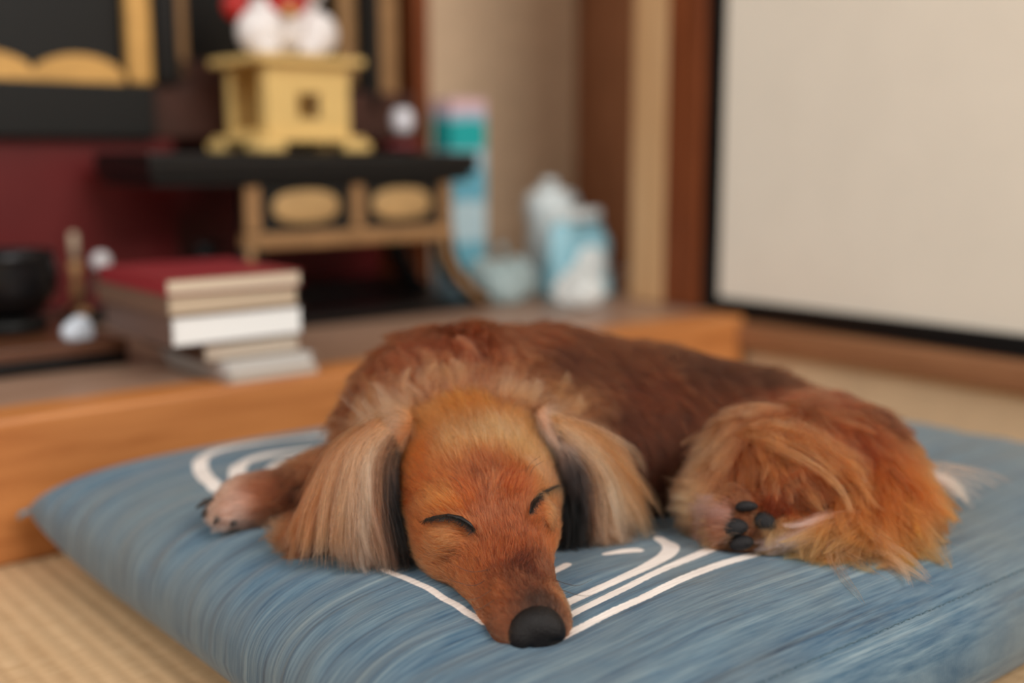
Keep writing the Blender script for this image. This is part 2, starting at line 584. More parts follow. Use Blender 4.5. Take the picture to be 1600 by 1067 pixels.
box('base_board', -.074, .074, -.066, .066, .0128, .0193, M_HINOKI, st, .002)
box('tray', -.070, .070, -.064, .064, .110, .1155, M_HINOKI, st, .002)
for y0, y1, x0, x1 in ((-.068, -.062, -.074, .074), (.062, .068, -.074, .074)):
    box('tray_rim', x0, x1, y0, y1, .107, .1168, M_HINOKI, st, .002)
for x0, x1 in ((-.074, -.068), (.068, .074)):
    box('tray_rim', x0, x1, -.0618, .0618, .107, .1168, M_HINOKI, st, .002)

# ---- white ceramic cat figurine on the stand (its head rises out of the picture)
cat = thing('cat_figurine', 'white ceramic cat figurine with red collar on the wooden stand', 'figurine', .480, -.372, LZ + .2142 + .1170, -.35)
cat.scale = (.86, .86, .80)
M_CER = mat('white_ceramic', rgba(232, 226, 224), .3, .5)
M_REDC = mat('red_enamel', rgba(176, 34, 28), .4, .5)
gx = np.arange(-.10, .10, .0035)
f = Field(gx, gx, np.arange(-.01, .22, .0035))
f.ell((0, .005, .050), (.058, .045, .052), .02)
f.ell((-.036, -.028, .038), (.036, .030, .038), .006)
f.ell((.044, -.026, .036), (.030, .028, .036), .006)
f.ell((-.004, -.012, .088), (.040, .034, .030), .02)
f.ell((0, -.012, .135), (.046, .038, .038), .01)
for sg in (-1, 1):
    f.cone((sg * .026, -.006, .160), (sg * .034, -.006, .185), .013, .004, .008)
    f.ell((sg * .030, -.046, .010), (.018, .018, .011), .006)
f.cone((.045, .0, .10), (.062, -.01, .165), .014, .015, .01)
f.F = np.maximum(f.F, .0005 - f.Z)
cv, cq = f.mesh()
mesh_obj('body', cv, cq, M_CER, cat)
ring = [(.043 * math.cos(t), -.012 + .037 * math.sin(t), .104 - .008 * math.sin(t + .2) * -1) for t in np.linspace(0, 2 * math.pi, 40)]
clr = tube('collar', ring, .0085, M_REDC, cat, 8)
f = Field(np.arange(-.06, .06, .003), np.arange(-.09, .0, .003), np.arange(.03, .12, .003))
f.ell((0, -.040, .082), (.030, .012, .022), .004)
bv, bq = f.mesh()
mesh_obj('bib', bv, bq, M_REDC, cat)
lathe('bell', [(.001, -.010), (.007, -.008), (.010, 0), (.007, .008), (.001, .010)], M_GOLD, clr, 16, (0, -.058, .066))
f = Field(np.arange(-.12, 0, .003), np.arange(-.03, .06, .003), np.arange(.03, .13, .003))
f.ell((-.056, .015, .080), (.030, .020, .026), .004)
bv, bq = f.mesh()
mesh_obj('red_cushion_roll', bv, bq, M_REDC, cat)

# ---- small cup on a dark red saucer, beside the stand
cp = thing('offering_cup', 'small white porcelain cup on the altar table beside the stand', 'cup', .640, -.345, LZ + .2142)
M_POR = mat('white_porcelain', rgba(226, 226, 234), .2, .5)
lathe('saucer', [(.012, 0), (.020, .002), (.028, .008), (.030, .012), (.026, .0105), (.010, .006)], mat('rose_lacquer', rgba(150, 60, 66), .35, .5), cp, 28)
lathe('stem', [(.012, .0062), (.009, .012), (.009, .020), (.014, .026)], M_DKWOOD, cp, 20)
lathe('bowl', [(.011, .0262), (.014, .032), (.0155, .042), (.0135, .053), (.010, .058), (.008, .056)], M_POR, cp, 28)

# ---- brass mount at the table's end
br = thing('brass_ornament', 'tiny brass ornament at the right end of the altar table', 'ornament', .690, -.42, LZ + .2142)
lathe('base', [(.008, 0), (.011, .002), (.006, .007), (.004, .014)], M_GOLD, br, 16)
lathe('finial', [(.004, .0142), (.008, .020), (.007, .027), (.001, .032)], M_GOLD, br, 16)

# ---- tall pale blue carton
bc = thing('tall_carton', 'tall light blue carton with teal band and pink top behind the table', 'carton', .80, -.43, LZ)
def carton_nodes(nt, b):
    nd, lk = nt.nodes, nt.links
    tc = nd.new('ShaderNodeTexCoord'); sp = nd.new('ShaderNodeSeparateXYZ'); lk.new(tc.outputs['Object'], sp.inputs[0])
    mr = nd.new('ShaderNodeMath'); mr.operation = 'DIVIDE'; mr.inputs[1].default_value = .30; lk.new(sp.outputs['Z'], mr.inputs[0])
    n = nd.new('ShaderNodeTexNoise'); n.inputs['Scale'].default_value = 22; lk.new(tc.outputs['Object'], n.inputs['Vector'])
    r = nd.new('ShaderNodeValToRGB'); r.color_ramp.interpolation = 'CONSTANT'
    st_ = [(0, (170, 200, 214)), (.12, (120, 186, 204)), (.3, (196, 222, 230)), (.5, (110, 182, 204)), (.66, (168, 206, 220)), (.76, (34, 176, 176)), (.90, (160, 190, 214)), (.94, (226, 192, 200))]
    while len(r.color_ramp.elements) < len(st_): r.color_ramp.elements.new(.5)
    for e, (p, c) in zip(r.color_ramp.elements, st_): e.position = p; e.color = rgba(*c)
    ad = nd.new('ShaderNodeMath'); ad.operation = 'MULTIPLY_ADD'; ad.inputs[1].default_value = .06
    lk.new(n.outputs['Fac'], ad.inputs[0]); lk.new(mr.outputs[0], ad.inputs[2])
    lk.new(ad.outputs[0], r.inputs['Fac']); lk.new(r.outputs['Color'], b.inputs['Base Color'])
M_CART = noded('printed_carton', carton_nodes, .45, .4)
cbd = box('carton_body', -.033, .033, -.024, .024, 0, .288, M_CART, bc, .002)
bm = bmesh.new(); bx(bm, -.0325, .0325, -.0235, .0235, .2885, .2915, .001)
bm_obj('top_flap', bm, mat('pink_card', rgba(228, 190, 196), .5), cbd)

# ---- white jug with a loop handle, blue bottle, crumpled bags
jg = thing('plastic_jug', 'white plastic jug with a round loop handle behind the bags', 'jug', .955, -.40, LZ)
jg.scale = (1.0, 1.0, .72)
M_WPL = mat('white_plastic', rgba(224, 232, 232), .35, .4)
lathe('jug_body', [(.034, 0), (.038, .006), (.038, .10), (.035, .125), (.038, .150), (.040, .165), (.039, .190), (.034, .208), (.020, .219), (.006, .2215)], M_WPL, jg, 32)
tube('handle', [(.034 + .022 * math.sin(t), 0, .178 - .030 * math.cos(t)) for t in np.linspace(.15, 2.95, 14)], .0065, M_WPL, jg, 8)
lathe('cap', [(.011, .2222), (.013, .226), (.013, .236), (.009, .240)], M_WPL, jg, 20)

bt = thing('refill_pouch', 'plump light blue plastic refill pouch in front of the white jug', 'pouch', .930, -.308, LZ)
bt.scale = (1.15, 1.15, 1.15)
M_BLUEP = mat('pale_blue_plastic', rgba(150, 200, 214), .25, .5, var=.25, vscale=16)
def pouch(name, w, d, h, m, parent, seed, dent=.006):
    r3 = np.random.default_rng(seed)
    vs, fs = [], []
    nu, nv = 28, 16
    ph = r3.uniform(0, 6.28, 6)
    for j in range(nv + 1):
        t = j / nv
        ww = w * (1 - .18 * t ** 2); dd = d * (1 - t ** 1.6) * (1 - .0 * t) + .002
        for i in range(nu):
            a = 2 * math.pi * i / nu
            c, s = math.cos(a), math.sin(a)
            k = dent * (math.sin(5 * a + ph[0] + 6 * t) + math.sin(3 * a + ph[1] - 9 * t)) * t * (1 - t * .4)
            vs.append(((ww + k) * math.copysign(abs(c) ** .7, c), (dd + k) * math.copysign(abs(s) ** .8, s), h * t + (.006 * math.sin(2 * a + ph[2]) if j == nv else 0)))
    for j in range(nv):
        for i in range(nu):
            a, b2 = j * nu + i, j * nu + (i + 1) % nu
            fs.append((a, b2, b2 + nu, a + nu))
    fs.append(tuple(range(nu - 1, -1, -1))); fs.append(tuple(range(nv * nu, (nv + 1) * nu)))
    return mesh_obj(name, vs, fs, m, parent)
pbd = pouch('pouch_body', .054, .032, .092, M_BLUEP, bt, 4)
box('seal', -.040, .040, -.003, .003, .0985, .112, M_WPL, pbd, .001)
oval('printed_label', -.004, .042, .026, .024, -.0295, M_WPL, pbd)

for k, (a, b, w, d, h, rz, lab) in enumerate([(.795, -.318, .054, .034, .072, .3, 'crumpled clear plastic bag lying nearest the altar table leg'),
                                              (.822, -.200, .038, .028, .050, -.4, 'small crumpled white plastic bag at the foot of the refill pouch')]):
    e = thing('plastic_bag', lab, 'bag', a, b, LZ, rz, 'crumpled plastic bags by the pouch')
    r3 = np.random.default_rng(20 + k)
    gxx = np.arange(-.11, .11, .004)
    f = Field(gxx, gxx, np.arange(-.01, .12, .004))
    for q in range(9):
        c = r3.uniform(-1, 1, 3) * np.array([w, d, h * .3]) * .6 + np.array([0, 0, h * .42])
        f.ell(c, r3.uniform(.35, .6, 3) * np.array([w, d, h]), .006)
    f.F = np.maximum(f.F, .0005 - f.Z)
    v, q = f.mesh()
    v = v + r3.normal(0, .0012, v.shape) * (v[:, 2:3] > .004)
    mesh_obj('bag_film', v, q, mat('clear_film%d' % k, rgba(*((168, 186, 186), (222, 226, 224))[k]), .22, .5, var=.3, vscale=30), e, smooth=False)
    tube('knot', [(0, 0, h * .8), (.004, .002, h * .98), (-.003, .004, h * 1.12)], [.006, .004, .008], MATS['clear_film%d' % k], e, 8)

# ---- stacked books on the sill
def book(label, a0, a1, b_front, depth, z0, h, cover, pages, rz=0.0):
    e = thing('book', label, 'book', (a0 + a1) / 2, b_front, z0, rz, 'books stacked on the alcove sill')
    w = (a1 - a0) / 2
    cm_ = mat('cover_%d_%d_%d' % cover, rgba(*cover), .5, .3)
    c = .0012
    box('page_block', -w + .002, w - .002, .0015, depth - .003, c + .0002, h - c - .0002, mat('pages_%d_%d_%d' % pages, rgba(*pages), .85, .1, var=.07, vscale=6, stretch=(1, 1, 220)), e)
    box('cover_board', -w, w, 0, depth, 0, c, cm_, e)
    box('cover_board', -w, w, 0, depth, h - c, h, cm_, e)
    box('spine', -w - .0014, -w + .0004, 0, depth, 0, h, cm_, e)
    return e
z = LZ
for (lab, a0, a1, bf, dp, h, cov, pg, rz) in [
    ('thin pale grey booklet at the very bottom of the book stack', .215, .310, -.014, .14, .009, (168, 158, 150), (206, 196, 182), 0.0),
    ('thin white booklet second from the bottom of the book stack', .213, .306, -.016, .14, .010, (196, 196, 194), (222, 216, 208), .02),
    ('beige paged book set back under the thick white one', .198, .298, -.030, .15, .018, (92, 76, 66), (200, 184, 166), -.02),
    ('thick white paged book in the middle of the stack', .165, .300, -.026, .16, .028, (104, 84, 76), (252, 250, 246), .0),
    ('cream paged book with brown cover on the thick white book', .163, .298, -.028, .165, .019, (112, 88, 74), (206, 184, 158), .015),
    ('topmost book with a faded red cover and cream pages', .162, .300, -.026, .165, .015, (140, 46, 52), (222, 204, 180), -.01)]:
    book(lab, a0, a1, bf, dp, z + .0003, h, cov, pg, rz)
    z += h + .0004

# ---- altar bell bowl and small offerings on the step
SZ = LZ + .0262
bw = thing('bell_bowl', 'round black metal altar bowl at the left edge', 'bowl', .100, -.302, SZ)
M_IRON = mat('dark_bronze', rgba(30, 30, 32), .28, .6, metal=.5)
lathe('cushion_ring', [(.030, 0), (.042, .004), (.044, .012), (.036, .017), (.024, .016)], M_LAQB, bw, 32)
lathe('bowl_shell', [(.020, .0172), (.040, .024), (.054, .044), (.056, .064), (.052, .080), (.0545, .086), (.050, .086), (.050, .066), (.046, .046), (.030, .030), (.004, .026)], M_IRON, bw, 40)
wd = thing('paper_sachet', 'small folded white paper sachet on the step below the bowl', 'sachet', .085, -.400 + .0, SZ, .3)
wd.location = room(.140, -.200, SZ)
wd.scale = (.78, .78, .78)
f = Field(np.arange(-.04, .04, .0025), np.arange(-.03, .03, .0025), np.arange(-.01, .05, .0025))
f.ell((0, 0, .013), (.022, .014, .015), .004); f.ell((.006, .002, .022), (.012, .009, .010), .006); f.ell((-.010, -.004, .010), (.012, .010, .010), .006)
f.F = np.maximum(f.F, .0004 - f.Z)
v, q = f.mesh()
mesh_obj('folded_paper', v, q, mat('white_paper', rgba(206, 214, 224), .8), wd, smooth=False)
box('fold_flap', -.012, .012, -.015, -.0135, .004, .020, mat('white_paper', rgba(206, 214, 224), .8), wd)
cs = thing('candle_stand', 'slim brass candle stand between the bowl and the books', 'candle stand', .205, -.385, SZ)
lathe('base', [(.015, 0), (.017, .003), (.010, .008), (.005, .014)], M_GOLDD, cs, 20)
stm = lathe('stem', [(.005, .0142), (.0065, .03), (.004, .045), (.008, .058), (.004, .064)], M_GOLDD, cs, 16)
lathe('candle', [(.005, .0642), (.005, .095), (.002, .097)], mat('wax', rgba(180, 160, 136), .6), stm, 14)
sk = thing('bell_striker', 'padded bell striker with a white tip leaning by the bowl', 'striker', .196, -.318, SZ)
tube('handle', [(-.03, .0, .004), (.0, .0, .035), (.012, 0, .058)], [.004, .004, .0045], M_DKWOOD, sk, 10)
f = Field(np.arange(-.005, .04, .002), np.arange(-.02, .02, .002), np.arange(.04, .09, .002))
f.ell((.015, 0, .067), (.011, .011, .012), .002)
v, q = f.mesh()
mesh_obj('padded_tip', v, q, mat('white_cloth', rgba(200, 196, 198), .8), sk)

# ------------------------------------------------------------------ cushion (zabuton)
CA, CB = 0.755, 0.645


def cushion_z(s, t):
    pr = np.clip((1 - np.abs(s) ** 6.0) * (1 - np.abs(t) ** 6.0), 0, 1)
    zc = 0.042 + 0.010 * (s * s * t * t) ** 2
    dent = 0.018 * np.exp(-((s - .05) / .62) ** 2 - ((t - .10) / .55) ** 2) + 0.007 * np.exp(-((s + .71) / .16) ** 2 - ((t - .62) / .20) ** 2)        # pressed down by the dog
    return zc + 0.060 * pr ** 0.38 - dent, np.maximum(0.001, zc - 0.062 * pr ** 0.62)


def cushion_top(x, y):
    """height of the cushion's upper side over a world x, y"""
    dx, dy = x - C0[0], y - C0[1]
    s = np.clip((dx * U[0] + dy * U[1]) / CA * 2 - 1, -1, 1)
    t = np.clip((dx * N[0] + dy * N[1]) / CB * 2 - 1, -1, 1)
    return cushion_z(s, t)[0]


def on_cushion(px, py):
    r = ray(px, py)
    k = 0.7
    for _ in range(40):
        p = r * k
        zt = cushion_top(p[0], p[1])
        k += ((p[2] + CAM_H) - zt) / (-r[2]) * 0.6
    p = r * k
    d = p - C0
    return np.array([d[0] * U[0] + d[1] * U[1], d[0] * N[0] + d[1] * N[1]])


# printed wave lines: (pixel polyline, half widths in metres along it)
PRINT = [
    ([(1182, 866), (1130, 880), (1070, 902), (1010, 930), (950, 958), (893, 988), (870, 1000)], [.0035, .0036, .003, .0029, .0028, .0026, .0024]),
    ([(1112, 858), (1080, 872), (1030, 893), (980, 918), (930, 942), (893, 960), (840, 990)], [.0048, .004, .003, .003, .003, .003, .003]),
    ([(1030, 842), (1048, 852), (1040, 868), (1005, 888), (960, 908), (920, 925), (890, 938), (840, 960)], [.004, .0055, .0052, .004, .0034, .0033, .0033, .003]),
    ([(996, 859), (975, 861), (945, 866)], [.0042, .004, .0022]),
    ([(886, 882), (872, 890), (850, 900)], [.003, .003, .003]),
    ([(596, 893), (640, 907), (680, 928), (712, 948), (752, 976)], [.0022, .0026, .0027, .0027, .0026]),
    ([(345, 768), (318, 745), (312, 722), (330, 706), (375, 695), (440, 687), (520, 679), (600, 672)], [.006, .006, .006, .006, .005, .0045, .0045, .0045]),
    ([(390, 772), (370, 748), (374, 728), (398, 714), (450, 703), (540, 694)], [.006, .0065, .0065, .006, .005, .0045]),
    ([(445, 772), (434, 748), (440, 730), (475, 718), (545, 707)], [.010, .0115, .0115, .010, .008]),
]


def build_cushion():
    root = empty('floor_cushion', (float(C0[0] + CA / 2 * U[0] + CB / 2 * N[0]), float(C0[1] + CA / 2 * U[1] + CB / 2 * N[1]), 0.0), ANG)
    n1, n2 = 330, 290
    u = np.sin(np.linspace(-math.pi / 2, math.pi / 2, n1) * 0.999) * 0.45 + np.linspace(-1, 1, n1) * 0.55
    v = np.sin(np.linspace(-math.pi / 2, math.pi / 2, n2) * 0.999) * 0.45 + np.linspace(-1, 1, n2) * 0.55
    u /= u[-1]; v /= v[-1]
    S, T = np.meshgrid(u, v, indexing='ij')
    zt, zb = cushion_z(S, T)
    # gathers that run along the weave, strongest by the left edge
    bb = T * CB / 2; aa = S * CA / 2
    r2 = np.random.default_rng(3)
    wr = np.zeros_like(S)
    for i in range(16):
        fr = r2.uniform(60, 260); ph = r2.uniform(0, 6.28); sl = r2.uniform(-.25, .25)
        wr += np.sin(fr * (bb + sl * aa * (0.3 + .5 * np.sin(7 * aa + ph))) + ph + 2.2 * np.sin(9 * aa + ph * 3)) * (60 / fr) ** .7
    edge = np.exp(-(1 + S) / .35) + .5 * np.exp(-(1 - S) / .3) + .25
    fade = np.clip((1 - np.abs(S)) / .02, 0, 1) * np.clip((1 - np.abs(T)) / .04, 0, 1)
    zt = zt + wr * .00075 * edge * fade
    bow_a = 1 - .030 * (1 - T ** 2) * np.abs(S) ** 6
    bow_b = 1 - .030 * (1 - S ** 2) * np.abs(T) ** 6
    bow_a = bow_a * (1 - .014 * np.abs(T) ** 12); bow_b = bow_b * (1 - .016 * np.abs(S) ** 12)
    xa, xb = aa * bow_a, bb * bow_b
    top = np.stack([xa, -xb, zt], -1).reshape(-1, 3)
    bot = np.stack([xa, -xb, zb], -1)
    # local frame: x along U, y along -N
    idx = np.arange(n1 * n2).reshape(n1, n2)
    inner = np.zeros((n1, n2), bool); inner[1:-1, 1:-1] = True
    bidx = idx.copy()
    bidx[inner] = n1 * n2 + np.arange(inner.sum())
    V = np.concatenate([top, bot[inner]])
    q = lambda I: np.stack([I[:-1, :-1], I[1:, :-1], I[1:, 1:], I[:-1, 1:]], -1).reshape(-1, 4)
    fq = np.concatenate([q(idx)[:, ::-1], q(bidx)])
    me = bpy.data.meshes.new('cushion_cover')
    me.from_pydata(V.tolist(), [], fq.tolist())
    me.polygons.foreach_set('use_smooth', [True] * len(me.polygons))
    # print: signed distance to the nearest printed line, in metres
    pa, pb = S.ravel() * CA / 2 + CA / 2, T.ravel() * CB / 2 + CB / 2
    D = np.full(pa.shape, 0.05)
    for line, hw in PRINT:
        q2 = np.array([on_cushion(*p) for p in line])
        tt = np.linspace(0, len(q2) - 1, 16 * (len(q2) - 1) + 1)
        # smooth the polyline
        def cr(vals):
            vals = np.asarray(vals, float); i = np.clip(tt.astype(int), 0, len(vals) - 2); f = tt - i
            g = lambda j: vals[np.clip(j, 0, len(vals) - 1)]
            p0, p1, p2, p3 = g(i - 1), g(i), g(i + 1), g(i + 2)
            return .5 * (2 * p1 + (p2 - p0) * f + (2 * p0 - 5 * p1 + 4 * p2 - p3) * f ** 2 + (3 * p1 - p0 - 3 * p2 + p3) * f ** 3)
        xa2, xb2, hh = cr(q2[:, 0]), cr(q2[:, 1]), np.interp(tt, range(len(hw)), hw)
        near = (pa > xa2.min() - .04) & (pa < xa2.max() + .04) & (pb > xb2.min() - .04) & (pb < xb2.max() + .04)
        ii = np.nonzero(near)[0]
        for x, y, h in zip(xa2, xb2, hh):
            D[ii] = np.minimum(D[ii], np.hypot(pa[ii] - x, pb[ii] - y) - h)
    full = np.full(len(V), 0.05); full[:n1 * n2] = D
    at_ = me.attributes.new('print_distance', 'FLOAT', 'POINT')
    at_.data.foreach_set('value', full.astype(np.float32))
    m = bpy.data.materials.new('indigo_cotton')
    m.use_nodes = True
    nt = m.node_tree; nd = nt.nodes; lk = nt.links
    b = nd['Principled BSDF']
    b.inputs['Roughness'].default_value = .85
    b.inputs['Specular IOR Level'].default_value = .15
    b.inputs['Sheen Weight'].default_value = .15
    tc = nd.new('ShaderNodeTexCoord')

    def noise(scale, sx, sy, detail=4, rough=.6):
        mp = nd.new('ShaderNodeMapping'); mp.inputs['Scale'].default_value = (sx, sy, sx)
        lk.new(tc.outputs['Object'], mp.inputs['Vector'])
        n = nd.new('ShaderNodeTexNoise'); n.inputs['Scale'].default_value = scale
        n.inputs['Detail'].default_value = detail; n.inputs['Roughness'].default_value = rough
        lk.new(mp.outputs['Vector'], n.inputs['Vector'])
        return n

    def ramp(src, stops):
        r = nd.new('ShaderNodeValToRGB')
        while len(r.color_ramp.elements) < len(stops): r.color_ramp.elements.new(.5)
        for e, (p, c) in zip(r.color_ramp.elements, stops): e.position = p; e.color = c
        lk.new(src, r.inputs['Fac'])
        return r

    def mix(f, a, b2, mode='MIX'):
        x = nd.new('ShaderNodeMix'); x.data_type = 'RGBA'; x.blend_type = mode
        for s, i in ((f, 0), (a, 6), (b2, 7)):
            if isinstance(s, (float, tuple)): x.inputs[i].default_value = s
            else: lk.new(s, x.inputs[i])
        return x.outputs[2]
    streak = noise(170, .02, 1.0, 5, .65)
    fine = noise(520, .06, 1.0, 3)
    cross = noise(700, 1.0, .35, 2)
    base = ramp(streak.outputs['Fac'], [(.33, rgba(22, 42, 60)), (.42, rgba(56, 86, 108)), (.56, rgba(72, 102, 120)), (.70, rgba(130, 148, 154))])
    c = mix(.35, base.outputs['Color'], ramp(fine.outputs['Fac'], [(.3, rgba(45, 74, 105)), (.7, rgba(140, 160, 170))]).outputs['Color'])
    worn = noise(5, 1, 1, 4)
    wr_ = ramp(worn.outputs['Fac'], [(.42, (0, 0, 0, 1)), (.70, (.55, .55, .55, 1))])
    c = mix(wr_.outputs['Color'], c, rgba(118, 120, 112))
    at2 = nd.new('ShaderNodeAttribute'); at2.attribute_name = 'print_distance'
    wob = noise(900, .5, 1, 2)
    ad = nd.new('ShaderNodeMath'); ad.operation = 'MULTIPLY_ADD'
    ad.inputs[1].default_value = .0012; ad.inputs[2].default_value = -.0006
    lk.new(wob.outputs['Fac'], ad.inputs[0])
    sm = nd.new('ShaderNodeMath'); sm.operation = 'ADD'
    lk.new(ad.outputs[0], sm.inputs[0]); lk.new(at2.outputs['Fac'], sm.inputs[1])
    mr = nd.new('ShaderNodeMapRange'); mr.inputs['From Min'].default_value = .0004; mr.inputs['From Max'].default_value = -.0004
    lk.new(sm.outputs[0], mr.inputs['Value'])
    white = ramp(fine.outputs['Fac'], [(.25, rgba(205, 193, 186)), (.6, rgba(232, 223, 216))])
    c = mix(mr.outputs['Result'], c, white.outputs['Color'])
    lk.new(c, b.inputs['Base Color'])
    bp1 = nd.new('ShaderNodeBump'); bp1.inputs['Strength'].default_value = .55; bp1.inputs['Distance'].default_value = .0012
    lk.new(streak.outputs['Fac'], bp1.inputs['Height'])
    bp2 = nd.new('ShaderNodeBump'); bp2.inputs['Strength'].default_value = .35; bp2.inputs['Distance'].default_value = .0004
    lk.new(fine.outputs['Fac'], bp2.inputs['Height']); lk.new(bp1.outputs['Normal'], bp2.inputs['Normal'])
    bp3 = nd.new('ShaderNodeBump'); bp3.inputs['Strength'].default_value = .25; bp3.inputs['Distance'].default_value = .0004
    lk.new(cross.outputs['Fac'], bp3.inputs['Height']); lk.new(bp2.outputs['Normal'], bp3.inputs['Normal'])
    lk.new(bp3.outputs['Normal'], b.inputs['Normal'])
    me.materials.append(m)
    o = bpy.data.objects.new('cushion_cover', me)
    COL.objects.link(o); o.parent = root
    # thread tassel at the far left corner
    tm = mat('tassel_thread', rgba(96, 146, 160), .8)
    for k in range(9):
        a0 = math.radians(160 + k * 14 - 56 + 10)
        p0 = np.array([-CA / 2 * .983 + .002, CB / 2 * .981 - .002, .053])
        d = np.array([math.cos(math.radians(135) + (k - 4) * .16), math.sin(math.radians(135) + (k - 4) * .16), -.25 + .1 * math.sin(k * 2.1)])
        tube('tassel_thread', [p0, p0 + d * .006, p0 + d * .012 + np.array([0, 0, -.0015])], [.0008, .0008, .0006], tm, root, 5)
    # run of hand stitches along the near long side
    sm_ = mat('stitch_thread', rgba(70, 96, 110), .8)
    s_list = np.linspace(.10, .92, 60)
    for s in s_list:
        a = (s * 2 - 1); t = .925 + .03 * (s - .4)
        P = []
        for da in (0, .004, .008):
            sa = a + da / CA * 2
            z = float(cushion_z(np.array(sa), np.array(t))[0])
            P.append((sa * CA / 2, -t * CB / 2, z + (.0006 if da == .004 else -.0002)))
        tube('stitch', P, .00032, sm_, root, 5)
    tag(root, 'flat blue streaky cotton floor cushion with printed white wave lines', 'cushion')
    return root


build_cushion()

# ------------------------------------------------------------------ dog
def head_rot(yaw, pitch, roll):
    B = np.diag([1, -1, 1.0])
    cy, sy, cp, sp, cr, sr = math.cos(yaw), math.sin(yaw), math.cos(pitch), math.sin(pitch), math.cos(roll), math.sin(roll)
    Rr = np.array([[cr, 0, -sr], [0, 1, 0], [sr, 0, cr]])
    Rp = np.array([[1, 0, 0], [0, cp, sp], [0, -sp, cp]])
    Ry = np.array([[cy, sy, 0], [-sy, cy, 0], [0, 0, 1]])
    return B @ Ry @ Rp @ Rr


HR = head_rot(.265, .095, .190)
HO = np.array([-.0125, .6400, .1250])
hw = lambda *p: HO + HR @ np.array(p, float)          # head local -> world
DOG = Vector((0.06, 0.80, 0.085))


def smooth_prof(knots, n=240):
    y = np.array([k[0] for k in knots]); v = np.array([k[1:] for k in knots])
    yy = np.linspace(y[0], y[-1], n)
    out = np.stack([np.interp(yy, y, v[:, i]) for i in range(v.shape[1])], 1)
    ker = np.exp(-np.linspace(-2, 2, 25) ** 2); ker /= ker.sum()
    pad = np.pad(out, ((12, 12), (0, 0)), 'edge')
    out2 = np.stack([np.convolve(pad[:, i], ker, 'valid') for i in range(v.shape[1])], 1)
    return yy, out2


# y (back to nose), half width, top z, bottom z
HEAD = [(-.112, .020, .016, -.028), (-.100, .032, .028, -.036), (-.080, .0405, .037, -.042), (-.055, .0440, .0415, -.045), (-.030, .0430, .0375, -.044),
        (-.010, .0395, .0245, -.042), (.005, .0340, .0105, -.041), (.020, .0278, .0030, -.041), (.040, .0235, -.0020, -.0425),
        (.060, .0208, -.0060, -.0435), (.072, .0192, -.0095, -.0430), (.080, .0170, -.0125, -.041), (.085, .012, -.018, -.036)]
HY, HP = smooth_prof(HEAD)


def head_fn(X, Y, Z):
    px, py, pz = X - HO[0], Y - HO[1], Z - HO[2]
    lx = px * HR[0, 0] + py * HR[1, 0] + pz * HR[2, 0]
    ly = px * HR[0, 1] + py * HR[1, 1] + pz * HR[2, 1]
    lz = px * HR[0, 2] + py * HR[1, 2] + pz * HR[2, 2]
    w = np.interp(ly, HY, HP[:, 0]); zt = np.interp(ly, HY, HP[:, 1]); zb = np.interp(ly, HY, HP[:, 2])
    zc = zb + (zt - zb) * .45
    h = np.where(lz > zc, zt - zc, zc - zb)
    p = 2.25
    w = w * (1 - .34 * np.clip((zc - lz) / h, 0, 1))
    g = ((np.abs(lx) / w) ** p + (np.abs(lz - zc) / h) ** p) ** (1 / p)
    d = (g - 1) * np.minimum(w, h) * .9
    end = np.maximum(ly - HY[-1], HY[0] - ly)
    return np.where(end > 0, np.maximum(d, end), d)


def grid(lo, hi, f0, f1, fine, coarse):
    a = np.arange(f0, f1, fine)
    l = np.arange(f0 - coarse, lo, -coarse)[::-1]
    r = np.arange(f1, hi, coarse)
    return np.concatenate([l, a, r])


EARS = [([at(622, 668, .704), at(580, 720, .692), at(560, 780, .682), at(556, 835, .678)], [.013, .021, .025, .021], [(-.75, -.45, .55), (-.80, -.50, .30), (-.75, -.6, .30)]),
        ([at(858, 665, .716), at(896, 715, .716), at(926, 775, .722), at(948, 805, .724)], [.013, .020, .023, .018], [(.85, -.10, .5), (.92, -.20, .30), (.85, -.25, .45)])]


